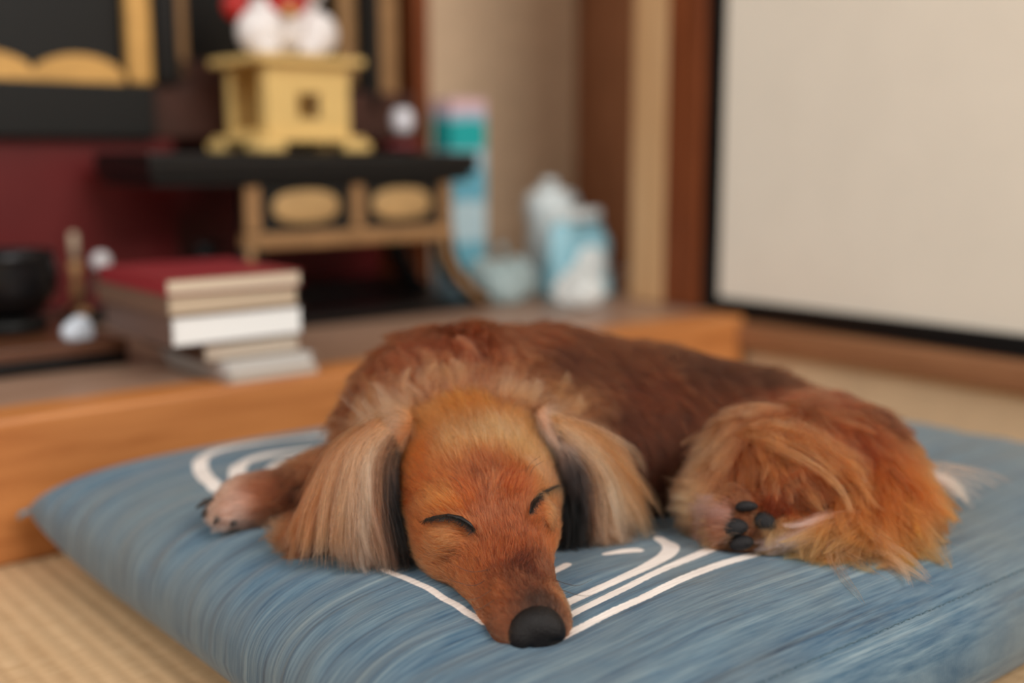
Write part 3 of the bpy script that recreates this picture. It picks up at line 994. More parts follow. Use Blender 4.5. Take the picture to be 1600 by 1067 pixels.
def build_dog_field():
    fd = Field(grid(-.245, .365, -.085, .070, .0016, .0034), grid(.525, .985, .535, .735, .0016, .0034), grid(.060, .245, .070, .200, .0017, .0030))
    # trunk
    S = [(-.040, .805, .130, .074), (.030, .845, .124, .077), (.105, .855, .110, .076), (.175, .842, .102, .069), (.218, .798, .095, .064)]
    for a, b2 in zip(S[:-1], S[1:]):
        fd.cone(a[:3], b2[:3], a[3], b2[3], .03)
    # chest between the forelegs, neck
    fd.cone((-.035, .775, .125), (-.010, .72, .115), .062, .045, .03)
    fd.cone(hw(0, -.055, -.004), (-.035, .79, .145), .044, .068, .03)
    # thigh folded against the flank, shank, foot
    fd.cone((.222, .780, .112), (.172, .742, .124), .054, .042, .02)
    fd.cone((.172, .742, .122), (.138, .724, .112), .036, .025, .02)
    fd.cone((.155, .722, .106), (.212, .706, .102), .025, .016, .012)
    fd.cone((.212, .702, .100), (.165, .692, .105), .014, .015, .008)
    fd.ell((.1430, .690, .110), (.0205, .013, .021), .008)
    # rump and tail swept round to the front
    fd.cone((.216, .785, .098), (.228, .750, .105), .055, .039, .02)
    fd.cone((.238, .772, .105), (.240, .728, .110), .030, .022, .02)
    fd.cone((.240, .728, .110), (.218, .705, .104), .022, .010, .012)
    # forelegs
    fd.cone((-.075, .770, .120), (-.118, .748, .114), .034, .025, .02)
    fd.cone((-.118, .748, .114), (-.155, .748, .110), .024, .0175, .012)
    fd.ell((-.176, .748, .107), (.022, .020, .017), .01)
    for dy, dx in ((-.0135, -.188), (-.0045, -.1955), (.0055, -.195), (.0145, -.187)):
        fd.cone((-.178, .748 + dy * .8, .106), (dx, .748 + dy * 1.15, .1025), .0100, .0085, .004)
    fd.cone((-.055, .745, .112), (-.104, .705, .103), .036, .020, .02)
    fd.ell((-.118, .698, .100), (.020, .016, .014), .01)
    # head
    s = fd.sub((-.10, .52, .06), (.08, .78, .21))
    hd = Field(fd.xs[s[0]], fd.ys[s[1]], fd.zs[s[2]])
    hd.F = head_fn(hd.X, hd.Y, hd.Z)
    for sg in (-1, 1):
        hd.ell(hw(sg * .023, -.026, -.012), (.0170, .030, .024), .014, HR)          # cheek
        hd.ell(hw(sg * .0200, -.014, .0165), (.0130, .013, .0085), .012, HR)        # brow
        hd.ell(hw(sg * .0245, .003, .0030), (.0100, .0095, .0075), .010, HR)        # closed eye
        hd.ell(hw(sg * .0095, .056, -.029), (.0115, .027, .0135), .008, HR)         # upper lip
    hd.cone(hw(0, -.026, .040), hw(0, .010, .012), .0030, .0025, .008, cut=True)     # furrow between the brows
    fd.F[s] = smin(fd.F[s], hd.F, .012)
    # ears: flat flaps that hang from the sides of the skull
    for pts, rads, flats in EARS:
        for i in range(len(pts) - 1):
            n = np.array(flats[i], float); n /= np.linalg.norm(n)
            fd.cone(pts[i], pts[i + 1], rads[i], rads[i + 1], .008, flat=n, f=.26)
    return fd


fd = build_dog_field()
DV, DQ = fd.mesh()
print('dog verts', len(DV))

PIGMENT = 1.22
# ---- regions of the coat: 0 head, 1 body, 2 left ear in view, 3 right ear in view
def ear_dist(P, e):
    pts, rads, _ = EARS[e]
    out = np.full(len(P), 1.0)
    for i in range(len(pts) - 1):
        a, b2 = pts[i], pts[i + 1]
        ab = b2 - a
        t = np.clip(((P - a) @ ab) / (ab @ ab), 0, 1)
        n = np.array(EARS[e][2][i], float); n /= np.linalg.norm(n)
        q = P - a - t[:, None] * ab
        dn = q @ n
        w = np.sqrt(np.maximum((q * q).sum(1) - dn * dn, 0))
        r = rads[i] + (rads[i + 1] - rads[i]) * t
        out = np.minimum(out, (np.sqrt((w / r) ** 2 + (dn / (r * .26)) ** 2) - 1) * r * .4)
    return out


dh = head_fn(DV[:, 0], DV[:, 1], DV[:, 2])
e0, e1 = ear_dist(DV, 0), ear_dist(DV, 1)
REG = np.where(dh < .010, 0, 1)
REG[(e0 < .0025) & (e0 < dh + .002)] = 2
REG[(e1 < .0025) & (e1 < dh + .002)] = 3
TR = np.concatenate([DQ[:, [0, 1, 2]], DQ[:, [0, 2, 3]]])
BVH = BVHTree.FromPolygons([Vector(v) for v in DV], [tuple(map(int, q)) for q in DQ])
fn_ = np.cross(DV[TR[:, 1]] - DV[TR[:, 0]], DV[TR[:, 2]] - DV[TR[:, 0]])
VN = np.zeros_like(DV)
for i in range(3):
    np.add.at(VN, TR[:, i], fn_)
VN /= np.linalg.norm(VN, axis=1)[:, None] + 1e-12
CAMP = np.array([0, 0, CAM_H])


def hit(px, py):
    d = ray(px, py); d /= np.linalg.norm(d)
    loc, nor, i, dist = BVH.ray_cast(Vector(CAMP), Vector(d))
    if loc is None:
        for k in range(1, 40):
            for q in ((0, k * 4), (-k * 4, 0), (k * 4, 0), (0, -k * 4)):
                d = ray(px + q[0], py + q[1]); d /= np.linalg.norm(d)
                loc, nor, i, dist = BVH.ray_cast(Vector(CAMP), Vector(d))
                if loc is not None:
                    return np.array(loc), np.array(nor)
    return np.array(loc), np.array(nor)


# coat guides: region, pixel, flow in the picture plane, length mm, lift, root colour, tip colour
GUIDES = [
    # head
    (0, 845, 940, -.1, -1, 3, .25, (70, 48, 38), (84, 58, 46)),
    (0, 815, 905, -.2, -1, 4, .25, (112, 66, 44), (124, 76, 52)),
    (0, 850, 890, .1, -1, 4, .25, (118, 68, 44), (130, 78, 54)),
    (0, 775, 930, -.7, -.8, 4, .25, (142, 84, 52), (158, 96, 60)),
    (0, 770, 985, -.9, -.4, 4, .25, (130, 80, 56), (150, 96, 66)),
    (0, 885, 930, .3, -1, 4, .25, (160, 106, 74), (180, 126, 90)),
    (0, 730, 895, -.7, -.8, 5, .25, (150, 86, 48), (166, 98, 56)),
    (0, 780, 860, -.3, -1, 5, .25, (150, 84, 50), (164, 96, 60)),
    (0, 862, 850, .4, -1, 5, .25, (162, 88, 48), (176, 100, 56)),
    (0, 770, 810, -.15, -1, 5, .25, (156, 94, 64), (172, 110, 78)),
    (0, 800, 825, .1, -1, 5, .25, (150, 86, 54), (166, 100, 66)),
    (0, 690, 850, -.9, -.5, 6, .25, (158, 94, 54), (176, 108, 64)),
    (0, 702, 838, -.8, .2, 6, .35, (172, 108, 66), (194, 136, 92)),
    (0, 858, 792, .5, .4, 6, .35, (168, 102, 60), (186, 122, 78)),
    (0, 655, 820, -1, -.2, 7, .3, (156, 90, 48), (172, 100, 54)),
    (0, 868, 805, .6, -.8, 6, .25, (170, 98, 54), (186, 112, 64)),
    (0, 700, 785, -.7, -.8, 7, .35, (176, 104, 56), (196, 124, 70)),
    (0, 735, 775, -.3, -1, 6, .3, (152, 78, 38), (166, 90, 48)),
    (0, 795, 755, .1, -1, 6, .3, (150, 76, 38), (164, 88, 46)),
    (0, 822, 878, .0, -1, 3, .2, (92, 48, 32), (100, 54, 38)),
    (0, 832, 893, .0, -1, 3, .2, (88, 48, 34), (98, 54, 40)),
    (0, 768, 770, -.1, -1, 6, .3, (158, 90, 56), (182, 118, 84)),
    (0, 762, 735, -.1, -1, 9, .35, (140, 78, 46), (170, 104, 66)),
    (0, 845, 745, .5, -.9, 8, .4, (184, 116, 66), (204, 137, 100)),
    (0, 830, 715, .3, -1, 9, .4, (190, 126, 70), (210, 153, 109)),
    (0, 760, 690, 0, -1, 13, .5, (186, 122, 68), (216, 163, 123)),
    (0, 715, 695, -.4, -1, 12, .5, (180, 114, 60), (208, 151, 109)),
    (0, 800, 690, .3, -1, 12, .5, (188, 126, 70), (216, 163, 123)),
    (0, 660, 720, -.8, -.7, 9, .35, (172, 94, 44), (186, 106, 52)),
    (0, 635, 780, -1, -.1, 8, .3, (164, 86, 40), (176, 96, 46)),
    (0, 740, 645, 0, -1, 16, .5, (178, 104, 50), (196, 126, 66)),
    (0, 660, 660, -.6, -.8, 15, .5, (182, 110, 54), (206, 141, 95)),
    (0, 830, 650, .6, -.8, 15, .5, (186, 118, 62), (208, 147, 102)),
    (0, 640, 860, -.6, .6, 8, .2, (60, 40, 32), (70, 46, 36)),
    # body
    (1, 590, 655, -.6, -.7, 30, .6, (150, 92, 58), (208, 162, 122)),
    (1, 690, 612, -.25, -1, 30, .6, (146, 86, 56), (204, 156, 118)),
    (1, 780, 612, .2, -1, 28, .6, (146, 86, 56), (198, 148, 110)),
    (1, 860, 630, .7, -.6, 26, .6, (156, 98, 62), (204, 158, 116)),
    (1, 570, 610, -.6, .4, 28, .5, (100, 52, 28), (126, 75, 43)),
    (1, 640, 540, -.6, .3, 26, .4, (102, 49, 25), (126, 68, 38)),
    (1, 610, 605, -.5, -.6, 28, .5, (128, 68, 42), (160, 98, 66)),
    (1, 660, 575, -.4, -.8, 28, .45, (124, 62, 38), (152, 86, 56)),
    (1, 740, 570, 0, -.9, 28, .45, (126, 64, 40), (154, 88, 60)),
    (1, 810, 575, .5, -.6, 26, .4, (100, 52, 28), (127, 77, 47)),
    (1, 850, 600, .8, -.2, 24, .3, (88, 46, 25), (114, 67, 40)),
    (1, 720, 525, .2, .2, 26, .4, (108, 54, 30), (131, 73, 44)),
    (1, 800, 525, .6, .1, 26, .35, (102, 51, 27), (124, 68, 41)),
    (1, 860, 560, 1, .3, 20, .2, (73, 38, 21), (90, 48, 28)),
    (1, 950, 560, 1, .3, 18, .15, (83, 43, 23), (100, 55, 30)),
    (1, 1000, 620, .9, .5, 18, .15, (91, 46, 25), (109, 60, 36)),
    (1, 1050, 680, .8, .7, 18, .15, (88, 46, 25), (107, 60, 36)),
    (1, 980, 720, .6, .8, 18, .15, (83, 40, 21), (100, 53, 30)),
    (1, 1040, 790, .6, .5, 22, .3, (68, 35, 18), (92, 53, 30)),
    (1, 1100, 570, 1, .35, 18, .2, (64, 33, 20), (77, 43, 26)),
    (1, 1190, 590, .9, .5, 22, .25, (59, 32, 20), (77, 45, 28)),
    (1, 1130, 690, -.6, .5, 28, .6, (150, 96, 62), (206, 160, 122)),
    (1, 1190, 650, -.4, .6, 28, .5, (140, 84, 54), (186, 130, 94)),
    (1, 1180, 720, .1, .8, 28, .5, (140, 76, 42), (178, 112, 68)),
    (1, 1240, 700, .6, .7, 40, .6, (140, 72, 36), (184, 116, 66)),
    (1, 1280, 760, .9, .4, 42, .6, (124, 58, 28), (168, 94, 50)),
    (1, 1200, 770, .3, .8, 26, .4, (110, 52, 26), (140, 70, 36)),
    (1, 1230, 620, .2, .6, 26, .4, (126, 66, 42), (154, 92, 62)),
    (1, 1300, 600, .5, .6, 24, .3, (100, 48, 30), (122, 64, 42)),
    (1, 1370, 650, .4, .8, 26, .3, (62, 28, 19), (74, 35, 23)),
    (1, 1310, 680, .3, .8, 34, .4, (116, 54, 28), (144, 72, 38)),
    (1, 1410, 730, .05, 1, 40, .4, (158, 78, 32), (178, 96, 44)),
    (1, 1360, 760, -.1, 1, 54, .5, (148, 76, 34), (184, 112, 58)),
    (1, 1450, 790, -.15, 1, 28, .45, (150, 80, 38), (182, 114, 64)),
    (1, 1390, 820, -.1, 1, 52, .5, (166, 104, 58), (206, 156, 104)),
    (1, 1320, 820, -.5, .8, 46, .5, (150, 88, 46), (196, 144, 94)),
    (1, 1450, 690, .5, .8, 30, .35, (160, 86, 40), (188, 118, 66)),
    (1, 1260, 830, -.9, .4, 22, .35, (180, 118, 72), (220, 172, 126)),
    (1, 1105, 800, -.9, -.3, 24, .6, (180, 124, 82), (230, 190, 154)),
    (1, 1110, 845, -.6, .5, 16, .4, (146, 82, 46), (178, 116, 72)),
    (1, 1160, 800, -.3, -.6, 5, .3, (120, 73, 49), (161, 110, 75)),
    (1, 1170, 835, .2, .3, 4, .3, (120, 73, 49), (171, 125, 88)),
    (1, 500, 770, -.8, .4, 20, .35, (76, 40, 20), (99, 55, 30)),
    (1, 430, 795, -1, .2, 13, .3, (107, 62, 34), (131, 82, 47)),
    (1, 470, 750, -.9, .1, 20, .35, (76, 40, 20), (104, 60, 32)),
    (1, 420, 770, -.9, .1, 14, .3, (136, 78, 48), (166, 104, 70)),
    (1, 520, 715, -.9, .2, 26, .5, (130, 78, 50), (170, 116, 82)),
    (1, 380, 790, -1, .15, 9, .3, (206, 162, 144), (238, 201, 188)),
    (1, 340, 775, -1, .2, 8, .3, (200, 155, 131), (236, 195, 178)),
    (1, 450, 850, -.9, .3, 26, .5, (130, 78, 50), (184, 132, 96)),
    (1, 490, 850, -.5, .6, 26, .5, (100, 56, 36), (150, 100, 68)),
    # left ear
    (2, 605, 675, -.6, .5, 40, .25, (196, 139, 100), (214, 169, 143)),
    (2, 560, 700, -.5, .8, 62, .20, (186, 128, 78), (214, 169, 143)),
    (2, 545, 770, -.15, 1, 62, .12, (192, 135, 100), (216, 173, 150)),
    (2, 570, 790, -.02, 1, 58, .10, (206, 155, 127), (222, 181, 164)),
    (2, 500, 790, -.3, 1, 60, .15, (168, 106, 60), (192, 137, 104)),
    (2, 540, 840, -.1, 1, 44, .10, (186, 130, 98), (206, 159, 134)),
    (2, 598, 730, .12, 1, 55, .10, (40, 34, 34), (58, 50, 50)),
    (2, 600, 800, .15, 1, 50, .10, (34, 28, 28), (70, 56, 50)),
    # right ear
    (3, 870, 668, .6, .7, 34, .35, (200, 151, 123), (222, 185, 170)),
    (3, 910, 690, .6, .8, 56, .25, (196, 145, 113), (220, 179, 157)),
    (3, 945, 760, .4, 1, 60, .20, (196, 143, 109), (216, 171, 143)),
    (3, 975, 800, .8, .7, 52, .30, (176, 118, 70), (206, 155, 123)),
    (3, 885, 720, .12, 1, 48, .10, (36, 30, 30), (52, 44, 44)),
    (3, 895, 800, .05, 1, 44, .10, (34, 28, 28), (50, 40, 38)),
]
GP, GD, GL, GLIFT, GC0, GC1, GR = [], [], [], [], [], [], []
RKD = []
for r in range(4):
    ids = np.nonzero(REG == r)[0]
    kd = KDTree(len(ids))
    for k, i in enumerate(ids): kd.insert(Vector(DV[i]), int(i))
    kd.balance(); RKD.append(kd)
for (r, px, py, dx, dy, L, lift, c0, c1) in GUIDES:
    p, n = hit(px, py)
    _, i, _ = RKD[r].find(Vector(p))
    p, n = DV[i], VN[i]
    # picture-plane flow carried onto the surface's tangent plane
    d0 = ray(px, py); d1 = ray(px + dx * 6, py + dy * 6)
    den = d1 @ n
    k = ((p - CAMP) @ n) / den if abs(den) > 1e-3 * np.linalg.norm(d1) else None
    base = d1 / np.linalg.norm(d1) * np.linalg.norm(p - CAMP) + CAMP - p
    t = base - (base @ n) * n
    t /= np.linalg.norm(t) + 1e-9
    GP.append(p); GD.append(t); GL.append(L / 1000); GLIFT.append(lift); GC0.append(srgb(*c0)); GC1.append(srgb(*c1)); GR.append(r)
GP, GD, GL, GLIFT, GC0, GC1, GR = map(np.array, (GP, GD, GL, GLIFT, GC0, GC1, GR))


def interp(P, r):
    g = np.nonzero(GR == r)[0]
    d2 = ((P[:, None, :] - GP[g][None]) ** 2).sum(-1)
    e = {0: .004, 1: .012, 2: .006, 3: .006}[r]
    w = 1 / (d2 + e * e) ** (2.0 if r else 1.8)
    w /= w.sum(1, keepdims=True)
    return w @ GD[g], w @ GL[g], w @ GLIFT[g], w @ GC0[g], w @ GC1[g]


def sample(r, count, down=False):
    tm = (REG[TR] == r).all(1)
    T = TR[tm]
    ar = np.linalg.norm(np.cross(DV[T[:, 1]] - DV[T[:, 0]], DV[T[:, 2]] - DV[T[:, 0]]), axis=1)
    c = DV[T].mean(1)
    nrm = VN[T].mean(1)
    wt = ar.copy()
    zt = cushion_top(c[:, 0], c[:, 1])
    wt *= (c[:, 2] > zt + .001)                             # none where the dog lies on the cushion
    face = ((CAMP - c) * nrm).sum(1)
    wt *= np.where(face > -.05, 1.0, .35)                   # thinner on the far side
    pick = rng.choice(len(T), count, p=wt / wt.sum())
    u, v = rng.random(count), rng.random(count)
    fl = u + v > 1; u[fl], v[fl] = 1 - u[fl], 1 - v[fl]
    t = T[pick]
    P = DV[t[:, 0]] * (1 - u - v)[:, None] + DV[t[:, 1]] * u[:, None] + DV[t[:, 2]] * v[:, None]
    Nn = VN[t[:, 0]] * (1 - u - v)[:, None] + VN[t[:, 1]] * u[:, None] + VN[t[:, 2]] * v[:, None]
    Nn /= np.linalg.norm(Nn, axis=1)[:, None]
    return P, Nn


def hair_object(name, pos, rad, col, parent, sub=False):
    n, k = pos.shape[:2]
    hc = bpy.data.hair_curves.new(name)
    hc.add_curves([k] * n)
    hc.attributes['position'].data.foreach_set('vector', pos.astype(np.float32).ravel())
    if 'radius' not in hc.attributes: hc.attributes.new('radius', 'FLOAT', 'POINT')
    hc.attributes['radius'].data.foreach_set('value', np.broadcast_to(rad, (n, k)).astype(np.float32).ravel())
    a = hc.attributes.new('tint', 'FLOAT_COLOR', 'POINT')
    c4 = np.concatenate([col, np.ones(col.shape[:2] + (1,))], -1)
    a.data.foreach_set('color', c4.astype(np.float32).ravel())
    hc.materials.append(fur_mat())
    o = bpy.data.objects.new(name, hc)
    COL.objects.link(o)
    o.parent = parent
    if not sub: o.matrix_parent_inverse = Matrix.Translation(-DOG)
    return o


def fur_mat():
    if 'fur' in MATS: return MATS['fur']
    m = bpy.data.materials.new('fur'); m.use_nodes = True
    nt = m.node_tree
    nt.nodes.remove(nt.nodes['Principled BSDF'])
    h = nt.nodes.new('ShaderNodeBsdfHairPrincipled')
    h.model = 'CHIANG'
    h.parametrization = 'COLOR'
    h.inputs['Roughness'].default_value = .38
    h.inputs['Radial Roughness'].default_value = .5
    h.inputs['IOR'].default_value = 1.36
    h.inputs['Coat'].default_value = 0.0
    h.inputs['Random Roughness'].default_value = .1
    a = nt.nodes.new('ShaderNodeAttribute'); a.attribute_name = 'tint'
    nt.links.new(a.outputs['Color'], h.inputs['Color'])
    nt.links.new(h.outputs[0], nt.nodes['Material Output'].inputs['Surface'])
    MATS['fur'] = m
    return m


def dye(c):
    """strand pigment: scattering between strands lightens a coat, so the pigment is deeper than the coat looks"""
    c = np.maximum(c, 0) ** PIGMENT
    l = c @ np.array([.3, .55, .15])
    return np.clip(l[..., None] + 1.0 * (c - l[..., None]), .0012, .9)


def curtain(name, guides, count, parent, locks=40, r0=.00015, spread=.006, npts=12, lockw=.03, grow_from=.55, gain=1.0, colvar=.12, lift=.004, tipvar=.2, wave=.0015):
    """long locks that hang along a row of guide strands; a guide is (points, root colour, tip colour), points are (pixel x, y[, depth])"""
    G, C0_, C1_ = [], [], []
    for pts, c0, c1 in guides:
        P = []
        for q in pts:
            if len(q) == 3:
                P.append(at(*q))
            else:
                d = ray(*q); dn = d / np.linalg.norm(d)
                loc = BVH.ray_cast(Vector(CAMP), Vector(dn))[0]
                best = (np.array(loc) if loc is not None else np.array([9, 9, 9.]))
                ab = on_cushion(*q)
                w = C0 + ab[0] * U + ab[1] * N
                if w[1] < best[1]: best = np.array([w[0], w[1], float(cushion_top(w[0], w[1]))])
                P.append(best - dn * lift)
        P = np.array(P)
        tt = np.linspace(0, len(P) - 1, npts)
        i = np.clip(tt.astype(int), 0, len(P) - 2); f = (tt - i)[:, None]
        g = lambda j: P[np.clip(j, 0, len(P) - 1)]
        p0, p1, p2, p3 = g(i - 1), g(i), g(i + 1), g(i + 2)
        G.append(.5 * (2 * p1 + (p2 - p0) * f + (2 * p0 - 5 * p1 + 4 * p2 - p3) * f ** 2 + (3 * p1 - p0 - 3 * p2 + p3) * f ** 3))
        C0_.append(srgb(*c0)); C1_.append(srgb(*c1))
    G, C0_, C1_ = np.array(G), np.array(C0_), np.array(C1_)
    n = len(G)
    lk_u = rng.uniform(0, max(n - 1, 1e-6), locks)
    lk_o = rng.normal(0, 1, (locks, 1, 3)) * spread
    lk_c = 1 + rng.normal(0, colvar, locks)
    lk_e = 1 - rng.uniform(0, tipvar, locks)
    lk_p = rng.uniform(0, 6.28, (locks, 1, 3))
    li = rng.integers(0, locks, count)
    u = np.clip(lk_u[li] + rng.normal(0, lockw * n, count), 0, max(n - 1, 0))
    i = np.minimum(u.astype(int), max(n - 2, 0)); f = (u - i)
    j = np.minimum(i + 1, n - 1)
    base = G[i] * (1 - f)[:, None, None] + G[j] * f[:, None, None]
    c0 = C0_[i] * (1 - f)[:, None] + C0_[j] * f[:, None]
    c1 = C1_[i] * (1 - f)[:, None] + C1_[j] * f[:, None]
    ts = rng.random(count) ** 1.5 * grow_from                       # roots spread down the flap
    te = np.clip(np.minimum(1, lk_e[li] + rng.normal(0, .05, count)), ts + .25, 1.0)
    t = np.linspace(0, 1, npts)[None]
    tq = (ts[:, None] + (te - ts)[:, None] * t) * (npts - 1)
    i0 = np.clip(tq.astype(int), 0, npts - 2); fr = (tq - i0)[..., None]
    pos = np.take_along_axis(base, i0[..., None].repeat(3, 2), 1) * (1 - fr) + np.take_along_axis(base, (i0 + 1)[..., None].repeat(3, 2), 1) * fr
    tp = (tq / (npts - 1))[..., None]
    pos = pos + lk_o[li] * tp ** 1.2 + rng.normal(0, .0016, (count, 1, 3)) * (1.3 - tp * .8)
    pos = pos + np.sin(lk_p[li] + tp * 7) * wave * tp
    zt = cushion_top(pos[..., 0], pos[..., 1]) + .0008 + rng.uniform(0, .003, (count, 1))
    pos[..., 2] = np.maximum(pos[..., 2], zt)
    col = c0[:, None] * (1 - tp) + c1[:, None] * tp
    col = col * (lk_c[li] * (1 + rng.normal(0, colvar, count)))[:, None, None].clip(.4, 1.7) * gain
    rad = r0 * (1 - .7 * t ** 2) * rng.uniform(.7, 1.2, (count, 1))
    return hair_object(name, pos, rad, dye(col), parent)


def grow(name, r, count, npts, r0, parent, clump=0.0, nclump=0, curl=.06, grav=.15, lenvar=.35, colvar=.16, gain=1.0, P=None, Nn=None):
    if P is None: P, Nn = sample(r, count)
    count = len(P)
    D, L, lift, c0, c1 = interp(P, r)
    D = D - (D * Nn).sum(1, keepdims=True) * Nn
    D += rng.normal(0, .16, D.shape) * np.linalg.norm(D, axis=1, keepdims=True)
    D /= np.linalg.norm(D, axis=1, keepdims=True) + 1e-9
    L = L * rng.uniform(1 - lenvar, 1 + lenvar * .5, count)
    lift = lift * rng.uniform(.5, 1.4, count)
    t = np.linspace(0, 1, npts)[None, :, None]
    side = np.cross(D, Nn)
    ph = rng.uniform(0, 6.28, (count, 1, 1)); fr = rng.uniform(2.5, 6, (count, 1, 1)); lf = np.clip(L / .022, .5, 1.9)[:, None, None]
    am = rng.normal(0, curl, (count, 1, 1)) * lf
    bend = rng.normal(0, curl * 1.4, (count, 1, 1)) * lf
    Lc = L[:, None, None]
    pos = P[:, None] + Lc * (t * D[:, None] + (lift[:, None, None] * (t - .62 * t * t)) * Nn[:, None] + (bend * t * t + am * np.sin(fr * t + ph) * t) * side[:, None])
    pos[:, :, 2] -= (Lc * grav * t * t)[:, :, 0]
    if clump and nclump:
        ci = rng.choice(count, nclump, replace=False)
        kd = KDTree(nclump)
        for k, i in enumerate(ci): kd.insert(Vector(P[i]), k)
        kd.balance()
        near = np.array([ci[kd.find(Vector(p))[1]] for p in P])
        k = (clump * np.clip(L / .022, .7, 1.25)[:, None, None] * rng.uniform(.5, 1.15, (count, 1, 1))).clip(0, 1) * t ** 1.2
        off = pos[near]
        pos = pos * (1 - k) + off * k
        cj = rng.normal(0, colvar * .8, (count,))[near][:, None, None]
    else:
        cj = 0
    # stay above the cushion
    zt = cushion_top(pos[..., 0], pos[..., 1]) + .0008 + rng.uniform(0, .002, (count, 1))
    pos[..., 2] = np.where((pos[..., 2] < zt) & (t[..., 0] > 0), zt, pos[..., 2])
    cf = np.clip(t * 1.1 - .1, 0, 1)
    col = c0[:, None] * (1 - cf) + c1[:, None] * cf
    col = col * np.clip(1 + cj + rng.normal(0, colvar, (count, 1, 1)), .4, 1.7) * gain
    col = dye(col)
    rad = r0 * (1 - .75 * t[..., 0] ** 1.5) * rng.uniform(.7, 1.2, (count, 1))
    return hair_object(name, pos, rad, col, parent)


dog = empty('dog', tuple(DOG))
tag(dog, 'long haired golden brown dachshund curled up asleep on the blue cushion', 'dog')


def coat_skin():
    m = bpy.data.materials.new('coat_undercolour'); m.use_nodes = True
    nt = m.node_tree; b = nt.nodes['Principled BSDF']
    b.inputs['Roughness'].default_value = .9; b.inputs['Specular IOR Level'].default_value = .05
    a = nt.nodes.new('ShaderNodeAttribute'); a.attribute_name = 'tint'
    nt.links.new(a.outputs['Color'], b.inputs['Base Color'])
    return m


body = mesh_obj('body', DV, DQ, coat_skin(), dog)
body.matrix_parent_inverse = Matrix.Translation(-DOG)
vc = np.zeros((len(DV), 4)); vc[:, 3] = 1
for r in range(4):
    i = np.nonzero(REG == r)[0]
    vc[i, :3] = interp(DV[i], r)[3] * .75
ca = body.data.attributes.new('tint', 'FLOAT_COLOR', 'POINT')
ca.data.foreach_set('color', vc.astype(np.float32).ravel())

GAIN = 0.90
GL[GR == 0] *= 1.25
grow('head_fur', 0, 110000, 5, .00012, dog, curl=.06, grav=.05, clump=.45, nclump=9000, gain=GAIN * 1.1, colvar=.22)
grow('coat_fur', 1, 170000, 7, .00015, dog, clump=.78, nclump=3400, curl=.10, grav=.12, gain=GAIN, colvar=.2)
for r_ in (2, 3):
    GL[GR == r_] *= .4
    GLIFT[GR == r_] *= .3
    grow('ear_fur', r_, 14000, 5, .00013, dog, clump=.3, nclump=900, curl=.05, grav=.1, gain=GAIN)
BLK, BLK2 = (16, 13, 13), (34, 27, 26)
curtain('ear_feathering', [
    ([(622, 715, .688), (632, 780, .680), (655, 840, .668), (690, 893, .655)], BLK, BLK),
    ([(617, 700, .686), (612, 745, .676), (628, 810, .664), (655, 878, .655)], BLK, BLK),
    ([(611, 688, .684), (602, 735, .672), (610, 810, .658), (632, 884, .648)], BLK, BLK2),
    ([(608, 680, .683), (590, 725, .670), (588, 805, .656), (606, 888, .648)], (150, 108, 78), (120, 86, 66)),
    ([(604, 673, .682), (575, 718, .668), (570, 800, .655), (582, 889, .648)], (214, 162, 130), (222, 178, 155)),
    ([(601, 669, .683), (560, 712, .668), (546, 800, .656), (550, 890, .650)], (200, 141, 102), (214, 164, 136)),
    ([(598, 665, .685), (542, 708, .672), (516, 800, .660), (506, 886, .654)], (190, 127, 87), (206, 153, 120)),
    ([(595, 662, .690), (532, 702, .680), (492, 785, .668), (470, 868, .660)], (170, 105, 56), (190, 131, 97)),
    ([(590, 660, .696), (522, 700, .690), (482, 775, .680), (456, 848, .674)], (130, 76, 44), (160, 103, 62)),
], 5500, dog, locks=130, spread=.0042, lockw=.009, gain=GAIN, colvar=.2, wave=.0024, tipvar=.28)
curtain('ear_wisps', [
    ([(622, 715, .688), (632, 780, .680), (655, 840, .668), (690, 893, .655)], BLK, BLK),
    ([(617, 700, .686), (612, 745, .676), (628, 810, .664), (655, 878, .655)], BLK, BLK),
    ([(611, 688, .684), (602, 735, .672), (610, 810, .658), (632, 884, .648)], BLK, BLK2),
    ([(608, 680, .683), (590, 725, .670), (588, 805, .656), (606, 888, .648)], (150, 108, 78), (120, 86, 66)),
    ([(604, 673, .682), (575, 718, .668), (570, 800, .655), (582, 889, .648)], (214, 162, 130), (222, 178, 155)),
    ([(601, 669, .683), (560, 712, .668), (546, 800, .656), (550, 890, .650)], (200, 141, 102), (214, 164, 136)),
    ([(598, 665, .685), (542, 708, .672), (516, 800, .660), (506, 886, .654)], (190, 127, 87), (206, 153, 120)),
    ([(595, 662, .690), (532, 702, .680), (492, 785, .668), (470, 868, .660)], (170, 105, 56), (190, 131, 97)),
    ([(590, 660, .696), (522, 700, .690), (482, 775, .680), (456, 848, .674)], (130, 76, 44), (160, 103, 62)),
], 1600, dog, locks=800, spread=.0045, lockw=.02, gain=GAIN, colvar=.2, wave=.0024, tipvar=.4)
